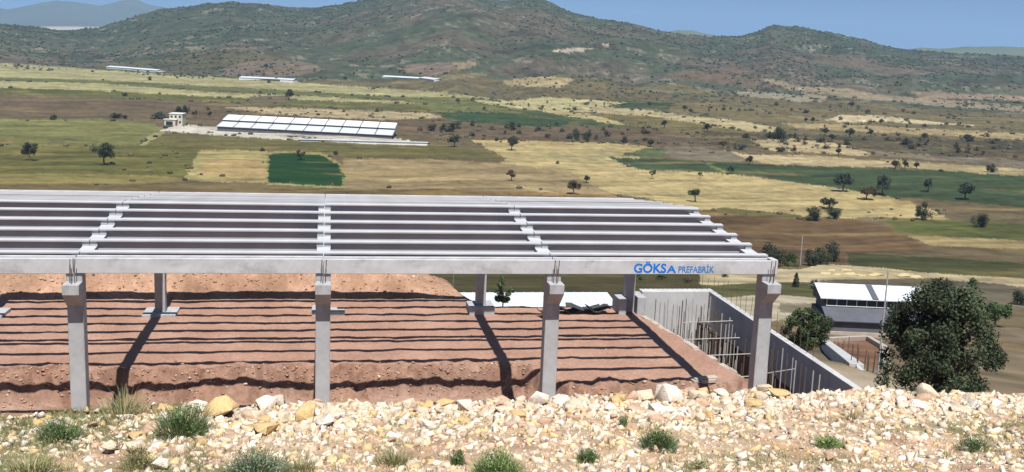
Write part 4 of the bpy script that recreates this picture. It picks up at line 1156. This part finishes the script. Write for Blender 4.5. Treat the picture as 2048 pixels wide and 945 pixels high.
# scrub over the hills and foothills, far too many to count
rg = np.random.default_rng(5)
def scrub():
    bm = bmesh.new(); bmesh.ops.create_icosphere(bm, subdivisions=1, radius=1)
    bv = np.array([v.co for v in bm.verts]); bf = np.array([[v.index for v in f.verts] for f in bm.faces]); bm.free()
    N_ = 42000
    pxs = rg.uniform(-60, 2110, N_); Ds = rg.uniform(0, 1, N_)
    a = np.arctan((pxs-1024)/FPX*math.cos(PITCH)) + YAW
    Db = np.interp(pxs, HB[:, 0], HB[:, 1])
    D = Db*0.97 + (2650-Db)*Ds**0.85
    X = CAM[0]+np.sin(a)*D; Y = CAM[1]+np.cos(a)*D; Z = height(X, Y)
    dens = fbm(X/170, Y/170, 301, 4) + 0.35*fbm(X/40, Y/40, 302, 2) + (D-Db)/1500*0.35 - 0.12
    keep = dens > rg.uniform(-0.35, 0.55, N_)
    X, Y, Z, D = X[keep], Y[keep], Z[keep], D[keep]; n = len(X)
    s = (0.55+1.7*rg.random(n)**2.5)*(0.6+D/3200)
    V = bv[None]*(1+0.45*(rg.random((n, len(bv), 1))-0.5))*s[:, None, None]*np.array([1, 1, 0.8])
    V[:, :, 2] += 0.35*s[:, None]
    V += np.stack([X, Y, Z], 1)[:, None]
    F = bf[None]+(np.arange(n)*len(bv))[:, None, None]
    tone = (0.6+0.7*rg.random(n)); c = np.array([0.045, 0.06, 0.036])[None]*tone[:, None]
    me = mesh_np('scrub', V.reshape(-1, 3), F.reshape(-1, 3), False, np.repeat(c, len(bv), 0))
    o = link_mesh('scrub', me, M['leaf']); o['kind'] = 'stuff'; o['label'] = 'dark scrub dotted all over the hills'
    print('scrub', n)
scrub()
def hedges():
    rg = np.random.default_rng(15)
    bm = bmesh.new(); bmesh.ops.create_icosphere(bm, subdivisions=1, radius=1)
    bv = np.array([v.co for v in bm.verts]); bf = np.array([[v.index for v in f.verts] for f in bm.faces]); bm.free()
    P = []
    for poly, rgb in FIELDS[1:]:
        if sum(p[1] for p in poly)/len(poly) > 445: continue
        for (x0, y0), (x1, y1) in zip(poly, poly[1:]+poly[:1]):
            L_ = math.hypot(x1-x0, (y1-y0)*3); n = int(min(L_, 700)*0.10*rg.random()**2) if y0 < 300 else int(rg.random()*2.2)
            t = rg.random(n); t = t*0.5+0.5*rg.random()*1.0 if n and rg.random() < 0.5 else t
            P += [(x0+(x1-x0)*a+rg.normal()*2, y0+(y1-y0)*a+rg.normal()*0.8) for a in t]
    # rough brown ground carries loose bushes
    for (xa, xb, ya, yb, n) in ((830,1420,243,290,420),(1380,2060,250,305,520),(880,2060,185,228,620),(190,900,118,150,200),(340,900,226,242,90),(1330,2060,200,240,240),(200,380,296,360,70),(1400,1900,410,432,60)):
        c_ = rg.uniform(0, 1, (n, 2)); xx = xa+(xb-xa)*c_[:, 0]; yy = ya+(yb-ya)*c_[:, 1]+(xx-1024)*0.012
        k = fbm(xx/24, yy/5, 333, 3) > -0.05
        P += list(zip(xx[k], yy[k]))
    P = np.array(P); P = P[(P[:, 0] > -60) & (P[:, 0] < 2110)]
    d = FWD[None]+RT2[None]*((P[:, 0]-1024)/FPX)[:, None]-UP2[None]*((P[:, 1]-472.5)/FPX)[:, None]
    d = d/np.hypot(d[:, 0], d[:, 1])[:, None]
    ok = d[:, 2] < -0.02; d = d[ok]
    ts = np.arange(150, 2600, 4.0); hit = np.full(len(d), -1.0)
    for t in ts:
        q = CAM+d*t; m_ = (hit < 0) & (q[:, 2] < height(q[:, 0], q[:, 1])); hit[m_] = t
    d = d[hit > 0]; hit = hit[hit > 0]; q = CAM+d*(hit-2)[:, None]; Z = height(q[:, 0], q[:, 1]); n = len(q)
    s = (0.35+1.5*rg.random(n)**3)*(0.28+hit/1150)
    V = bv[None]*(1+0.5*(rg.random((n, len(bv), 1))-0.5))*s[:, None, None]*np.array([1.15, 1, 0.75]); V[:, :, 2] += 0.3*s[:, None]
    V += np.stack([q[:, 0], q[:, 1], Z], 1)[:, None]
    F = bf[None]+(np.arange(n)*len(bv))[:, None, None]
    c = np.array([0.055, 0.06, 0.036])[None]*(0.5+0.9*rg.random(n))[:, None]; c[:, 0] *= 0.8+0.6*rg.random(n)
    o = link_mesh('undergrowth', mesh_np('undergrowth', V.reshape(-1, 3), F.reshape(-1, 3), False, np.repeat(c, len(bv), 0)), M['leaf'])
    o['kind'] = 'stuff'; o['label'] = 'low dark undergrowth along field edges and on rough valley ground'
    print('hedges', n)
hedges()

# near trees on the right
def big_tree(P, hgt, wid, lab, n, leaf, seed, nclump, colr, z0=0.12, name='tree', rx=1.0):
    r = random.Random(seed); cl = []
    for i in range(nclump):
        a = r.uniform(0, 6.28); t = r.random(); zz = z0+(0.93-z0)*t
        prof = math.sin(math.pi*(0.12+0.80*t))**0.7
        R0 = 0.5*prof*r.uniform(0.15, 0.92)
        cl.append(((math.cos(a)*R0*wid, math.sin(a)*R0*wid*rx, zz*hgt), r.uniform(0.045, 0.11)*wid))
    cm = leaf_mesh('crown', cl, n, leaf, seed, colr); cm.materials.append(M['leaf'])
    root = empty(name, tuple(P)); tag(root, lab, 'tree')
    link_mesh('crown', cm, None, root)
    m = MB(); m.tube([(0, 0, -0.4), (0.05, 0, hgt*0.35), (0.0, 0.05, hgt*0.8)], [0.06*wid*0.5, 0.045*wid*0.5, 0.01], 8)
    for i in range(12):
        c = Vector(r.choice(cl)[0]); s0 = Vector((0, 0, r.uniform(0.15, 0.5)*hgt))
        m.tube([tuple(s0), tuple((s0+c)/2+Vector((0, 0, 0.1))), tuple(c)], [0.012*wid, 0.007*wid, 0.002*wid], 5)
    m.build('trunk', M['bark'], root)
    return root
def at_dist(x, y, D):
    return CAM + ray(x, y)*D
P = at_dist(1868, 790, 43.5); P[2] = gz(P[0], P[1])
print('big tree base', P, proj(P[None]))
P2 = at_dist(1838, 560, 43.5)
big_tree(P, P2[2]-P[2]+0.15, 4.7, 'large dense dark tree at the right, between the rubble and the workshop', 64000, 0.055, 4, 150, (0.036, 0.052, 0.026), z0=0.05)
P = at_dist(1612, 705, 58); P[2] = gz(P[0], P[1]); P2 = at_dist(1612, 620, 58)
print('mid tree', P, proj(P[None]))
big_tree(P, P2[2]-P[2]+0.1, 2.7, 'leafy green tree standing behind the retaining wall, left of the workshop', 17000, 0.05, 8, 60, (0.045, 0.068, 0.03), z0=0.25)
P = at_dist(1004, 628, 51.5); P[2] = gz(P[0], P[1]); P2 = at_dist(1000, 553, 51.5)
big_tree(P, P2[2]-P[2], 1.25, 'slender green sapling growing behind the third back column', 3000, 0.045, 9, 18, (0.06, 0.10, 0.045), z0=0.2)

# ------------------------------------------------------------------ rubble, stones and weeds in the foreground
RC = [((0.62, 0.51, 0.38), 0.38), ((0.70, 0.63, 0.54), 0.24), ((0.58, 0.41, 0.20), 0.14), ((0.54, 0.37, 0.26), 0.17), ((0.50, 0.43, 0.34), 0.07)]
def rcol(r_): 
    t = r_.random(); a = 0
    for c, p in RC:
        a += p
        if t < a: break
    return np.clip(np.array(c)*r_.uniform(0.8, 1.15), 0, 0.75)
BENCH_X = lambda y: (-4.9-0.33*(-21-y)*0, 8.6)
rg = np.random.default_rng(77)
def bench_pts(n, y0, y1, dens=None):
    """random points on the bench inside the view wedge, y = distance band from the camera"""
    out = []
    while len(out) < n:
        D = rg.uniform(y0, y1); a = math.radians(rg.uniform(-28.5, 28.5))+YAW
        X = CAM[0]+math.sin(a)*D; Y = CAM[1]+math.cos(a)*D
        if dens is not None and rg.random() > dens(X, Y, D): continue
        out.append((X, Y))
    return np.array(out)
def crestness(X, Y, D): return math.exp(-((Y+21.6)/0.9)**2)
def dens_big(X, Y, D):
    c = crestness(X, Y, D)
    return min(1, 0.05+0.95*c)*(0.25 if X < -1.9 else 1)
def dens_small(X, Y, D):
    c = crestness(X, Y, D)
    pat = 0.5+0.5*float(fbm(np.array([X/0.7]), np.array([Y/0.7]), 401, 3)[0])
    return min(1, (0.22+0.78*c)*(0.3+pat))*(0.45 if X < -1.6 else 1)
# the 300 largest, each its own thing (shapes shared)
RV = []
for i in range(14):
    v, f = rock_verts(500+i, 3 if i < 6 else 2)
    for j in range(5):
        c = np.array(RC[j][0])
        RV.append((mesh_np('rubble_stone', v, f, False, np.tile(c, (len(v), 1))), j))
for me_, _ in RV: me_.materials.append(M['rock'])
def put_rock(name, X, Y, s, lab, grp=None, j=None, sink=0.25, cat='stone', i=None, sq=(1, 1, 1)):
    ch = [q for q in RV if j is None or q[1] == j]
    me_ = ch[(i if i is not None else random.randrange(len(ch))) % len(ch)][0]
    o = bpy.data.objects.new(name, me_); COL.objects.link(o)
    o.location = (X, Y, gz(X, Y)+s*sq[2]*(0.45-sink)); o.scale = (s*sq[0], s*sq[1], s*sq[2])
    o.rotation_euler = (random.uniform(-.3, .3), random.uniform(-.3, .3), random.uniform(0, 6.28))
    return tag(o, lab, cat, grp)
def bench_at(x, y):
    r_ = onground(x, y, 6.0, 30.0) if False else None
    d = ray(x, y); ts = np.arange(7, 20, 0.02); P = CAM[None]+ts[:, None]*d[None]
    h = height(P[:, 0], P[:, 1]); b = np.nonzero(P[:, 2] < h)[0]
    if len(b) == 0: return None
    return P[b[0]], ts[b[0]]
random.seed(41)
HERO = [ # x, y foot, width px, colour, label
 (440,832,74,2,'big yellow ochre boulder right of the largest green weed'),
 (612,838,62,2,'big yellow boulder at the foot of the second front column, left side'),
 (648,852,50,1,'white boulder directly under the second front column'),
 (530,818,52,1,'flat white stone on the left part of the rubble crest'),
 (548,838,30,1,'small white block beside the flat white stone'),
 (530,868,56,2,'white and yellow boulder left below the second front column'),
 (275,905,46,0,'pale greenish boulder with a weed in front of it at the left'),
 (320,940,46,1,'white stone at the bottom edge on the left'),
 (220,905,50,0,'pale flat stone at the left bottom'),
 (1078,815,58,1,'big white boulder at the foot of the third front column'),
 (1120,812,46,1,'white boulder just right of the third front column foot'),
 (1165,808,44,0,'cream boulder second right of the third front column foot'),
 (1240,800,46,2,'ochre boulder on the crest below the right rafter shadow'),
 (1335,802,62,1,'big pale boulder on the crest left of the right end column'),
 (1290,800,44,0,'cream block left of the big pale crest boulder'),
 (1395,802,44,0,'cream boulder right of the big pale crest boulder'),
 (1560,795,46,2,'orange boulder on the crest right of the end column'),
 (1850,797,58,0,'long pale boulder on the crest at the right edge'),
 (1800,812,40,1,'white stone below the big dark tree'),
 (890,815,40,2,'ochre boulder on the middle of the crest'),
 (930,822,44,1,'white pointed boulder on the middle of the crest'),
 (1655,920,40,3,'orange brown stone at the bottom right'),
 (840,890,44,0,'rounded cream stone in the middle of the slope'),
]
for k, (x, y, wp, j, lab) in enumerate(HERO):
    r_ = bench_at(x, y)
    if r_ is None: print('hero miss', x, y); continue
    q, t_ = r_; s = wp/FPX*t_*0.60
    put_rock('boulder', q[0], q[1], s, lab, None, j, 0.10, 'boulder', k, (1, 1, 1.0))
pts = bench_pts(260, 8.6, 14.4, dens_big)
CN = ['cream', 'whitish', 'ochre', 'pinkish', 'greyish']
for k, (X, Y) in enumerate(pts):
    on = abs(Y+21.6) < 0.8
    s = random.uniform(0.05, 0.15)*(1.12 if on else 0.7)
    j = random.choices(range(5), [p for c, p in RC])[0]
    wh = 'on the crest of the rubble bank' if on else 'on the near slope of the rubble bank'
    put_rock('rubble_stone', X, Y, s, '%s angular limestone lump %s' % (CN[j], wh), '%s lumps %s' % (CN[j], wh), j)
# small rubble as one mass
def rubble_mass(name, n, smin, smax, label, dens, seed, y0=7.6, y1=15.2, mix=1.0):
    r_ = np.random.default_rng(seed); pts = bench_pts(n, y0, y1, dens)
    X, Y = pts[:, 0], pts[:, 1]; Z = height(X, Y)
    gcol = ground_colour(np.stack([X, Y, Z], 1))[0]; blend = 0.22
    Vs = []; Fs = []; Cs = []; off = 0
    protos = [rock_verts(900+i, 1) for i in range(10)]
    sz = smin+(smax-smin)*r_.random(n)**2.5
    for i in range(n):
        v, f = protos[i % 10]
        a = r_.uniform(0, 6.28); ca, sa = math.cos(a), math.sin(a)
        q = v*sz[i]; q = np.stack([q[:, 0]*ca-q[:, 1]*sa, q[:, 0]*sa+q[:, 1]*ca, q[:, 2]+q[:, 0]*r_.uniform(-.4, .4)], 1)
        Vs.append(q+np.array([X[i], Y[i], Z[i]+sz[i]*0.02])); Fs.append(f+off); off += len(v)
        Cs.append(np.tile(rcol(r_)*(1-blend)+gcol[i]*1.12*blend, (len(v), 1)))
    me = mesh_np(name, np.concatenate(Vs), np.concatenate(Fs), False, np.concatenate(Cs))
    o = link_mesh(name, me, M['stone']); tag(o, label, kind='stuff')
rubble_mass('rubble', 13000, 0.02, 0.11, 'loose cream and ochre rubble covering the foreground slope', dens_small, 1)
rubble_mass('gravel', 24000, 0.007, 0.026, 'fine pale gravel between the larger stones', None, 2)
# clods on the bank and mound
def clods():
    r_ = np.random.default_rng(9); n = 5200; Vs=[]; Fs=[]; Cs=[]; off=0
    protos = [rock_verts(950+i, 1) for i in range(8)]
    for i in range(n):
        t = r_.random()
        if t < 0.42: X = r_.uniform(-17, 16); Y = 7.3-(2.6 if X > 8.8 else 0)+r_.normal()*0.42; s = 0.03+0.10*r_.random()**3
        elif t < 0.82: X = r_.uniform(-20, 6.6); Y = r_.uniform(19.0, 24.0); s = 0.03+0.12*r_.random()**3
        else: X = r_.uniform(-17, 15.6); Y = r_.uniform(8.4, 18.4); s = 0.015+0.045*r_.random()**4
        v, f = protos[i % 8]; a = r_.uniform(0, 6.28); ca, sa = math.cos(a), math.sin(a)
        q = v*s; q = np.stack([q[:, 0]*ca-q[:, 1]*sa, q[:, 0]*sa+q[:, 1]*ca, q[:, 2]], 1)
        Vs.append(q+np.array([X, Y, gz(X, Y)+s*0.2])); Fs.append(f+off); off += len(v)
        base = np.array([0.34, 0.20, 0.14]) if r_.random() < 0.8 else np.array([0.50, 0.38, 0.28])
        Cs.append(np.tile(base*r_.uniform(0.7, 1.2), (len(v), 1)))
    o = link_mesh('clods', mesh_np('clods', np.concatenate(Vs), np.concatenate(Fs), False, np.concatenate(Cs)), M['stone'])
    tag(o, 'red brown earth clods on the bank, floor and spoil mound', kind='stuff')
clods()

# weeds
def blades(n, rad, hgt, wid, seed, colr, lean=0.6, var=0.35):
    r_ = np.random.default_rng(seed)
    a = r_.uniform(0, 6.28, n); rr = rad*r_.random(n)**0.8*0.75
    x0 = np.cos(a)*rr; y0 = np.sin(a)*rr
    h_ = hgt*(0.3+0.7*r_.random(n)**1.4)*(1-0.55*rr/rad)
    a2 = a+r_.normal(size=n)*0.5; ln = lean*rad*(0.2+r_.random(n))
    x1 = x0+np.cos(a2)*ln*0.45; y1 = y0+np.sin(a2)*ln*0.45
    x2 = x0+np.cos(a2)*ln; y2 = y0+np.sin(a2)*ln
    b = r_.uniform(0, 6.28, n); wx = np.cos(b)*wid; wy = np.sin(b)*wid
    z = np.zeros(n)
    V = np.stack([np.stack([x0-wx, y0-wy, z-0.02], 1), np.stack([x0+wx, y0+wy, z-0.02], 1), np.stack([x1+wx, y1+wy, h_*0.6], 1), np.stack([x1-wx, y1-wy, h_*0.6], 1),
                  np.stack([x2+wx*.3, y2+wy*.3, h_], 1), np.stack([x2-wx*.3, y2-wy*.3, h_], 1)], 1)
    F = np.array([[0, 1, 2, 3], [3, 2, 4, 5]])[None]+(np.arange(n)*6)[:, None, None]
    c = np.array(colr)[None]*(1-var+2*var*r_.random(n))[:, None]
    return V.reshape(-1, 3), F.reshape(-1, 4), np.repeat(c, 6, 0)
def weed(x, y, wp, hp, lab, colr=(0.07, 0.12, 0.045), n=500, seed=1, leafy=True):
    r_ = bench_at(x, y)
    if r_ is None: print('weed miss', x, y); return
    q, t_ = r_; wd = wp/FPX*t_; hg = hp/FPX*t_
    V_, F_, C_ = blades(int(n*0.6), wd*0.66, hg*1.1, 0.003, seed, colr)
    root = empty('weed_clump', tuple(q)); tag(root, lab, 'weed')
    link_mesh('stems', mesh_np('stems', V_, F_, False, C_), M['leaf'], root)
    if leafy:
        rr = random.Random(seed); cl = [((rr.gauss(0, .2)*wd, rr.gauss(0, .2)*wd, hg*rr.uniform(0.1, 0.75)), wd*rr.uniform(0.08, 0.24)) for _ in range(22)]
        cm = leaf_mesh('leaves', cl, int(n*1.0), 0.010, seed, colr); cm.materials.append(M['leaf'])
        link_mesh('leaves', cm, None, root)
G1 = (0.11, 0.16, 0.065); G2 = (0.14, 0.21, 0.07); G3 = (0.26, 0.25, 0.12)
weed(365, 872, 88, 74, 'largest bushy green weed at the left of the slope', G1, 1500, 1)
weed(245, 835, 80, 66, 'yellow green grassy weed at the left, above the pale boulders', G3, 500, 2, False)
weed(515, 955, 110, 66, 'wide grey green weed at the bottom edge left of centre', (0.13, 0.17, 0.10), 1100, 3)
weed(275, 935, 56, 48, 'yellow green tuft before the pale greenish boulder', G3, 500, 4)
weed(995, 950, 86, 52, 'bright green grass tuft at the bottom edge in the middle', G2, 1200, 5)
weed(915, 930, 26, 38, 'thin dark weed left of the bright green grass tuft', G1, 260, 6)
weed(1318, 897, 66, 44, 'round green weed on the slope below the right rafter shadow', G1, 1100, 7)
weed(1176, 924, 40, 32, 'small green weed left below the round one', G1, 600, 8)
weed(1245, 855, 18, 40, 'single thin upright weed above the small weeds', G1, 120, 9)
weed(1660, 894, 50, 20, 'low flat green weed on the right of the slope', G2, 500, 10)
weed(1395, 938, 36, 16, 'low weed near the bottom edge right of the middle', G3, 300, 11)
weed(600, 945, 60, 40, 'dry yellowish tuft right of the wide grey green weed', G3, 400, 12, False)
weed(790, 930, 70, 46, 'pale dry green tuft left of the thin dark weed', G3, 450, 13, False)
weed(1700, 842, 30, 34, 'dry stalks near the crest at the right', (0.30, 0.26, 0.14), 130, 14, False)
weed(120, 880, 70, 50, 'green weed at the far left of the slope', G1, 700, 15)
weed(60, 950, 90, 50, 'grassy tuft in the bottom left corner', G3, 600, 16, False)
weed(1950, 900, 50, 30, 'green weed at the far right of the slope', G1, 500, 17)
# thin dry grass as ground cover
def grass(n, label, seed, colr, dens, h0, h1, name):
    r_ = np.random.default_rng(seed); pts = bench_pts(n, 7.6, 14.2, dens); Z = height(pts[:, 0], pts[:, 1])
    Vs = []; Fs = []; Cs = []; off = 0
    for i in range(n):
        V_, F_, C_ = blades(9, 0.05, r_.uniform(h0, h1), 0.0022, seed*1000+i, colr, 1.0)
        Vs.append(V_+np.array([pts[i, 0], pts[i, 1], Z[i]])); Fs.append(F_+off); off += len(V_); Cs.append(C_*r_.uniform(0.75, 1.2))
    o = link_mesh(name, mesh_np(name, np.concatenate(Vs), np.concatenate(Fs), False, np.concatenate(Cs)), M['leaf'])
    tag(o, label, kind='stuff')
def dg(X, Y, D):
    p = float(fbm(np.array([X/0.8]), np.array([Y/0.8]), 501, 3)[0]); return max(0, 0.35+p)*(1.0 if X < -1.2 else 0.5)
def dgl(X, Y, D):
    p = float(fbm(np.array([X/0.9]), np.array([Y/0.9]), 502, 3)[0]); return max(0, 0.2+p)*(1.0 if X < -1.0 else 0.12)
grass(2200, 'short dry straw-coloured grass between the stones', 3, (0.42, 0.34, 0.19), dg, 0.03, 0.11, 'dry_grass')
grass(2600, 'patchy low green grass, mostly on the left', 4, (0.16, 0.18, 0.07), dgl, 0.03, 0.12, 'green_grass')
for o in list(bpy.data.objects):
    if o.type == 'MESH' and o.users_collection == (): bpy.data.objects.remove(o)
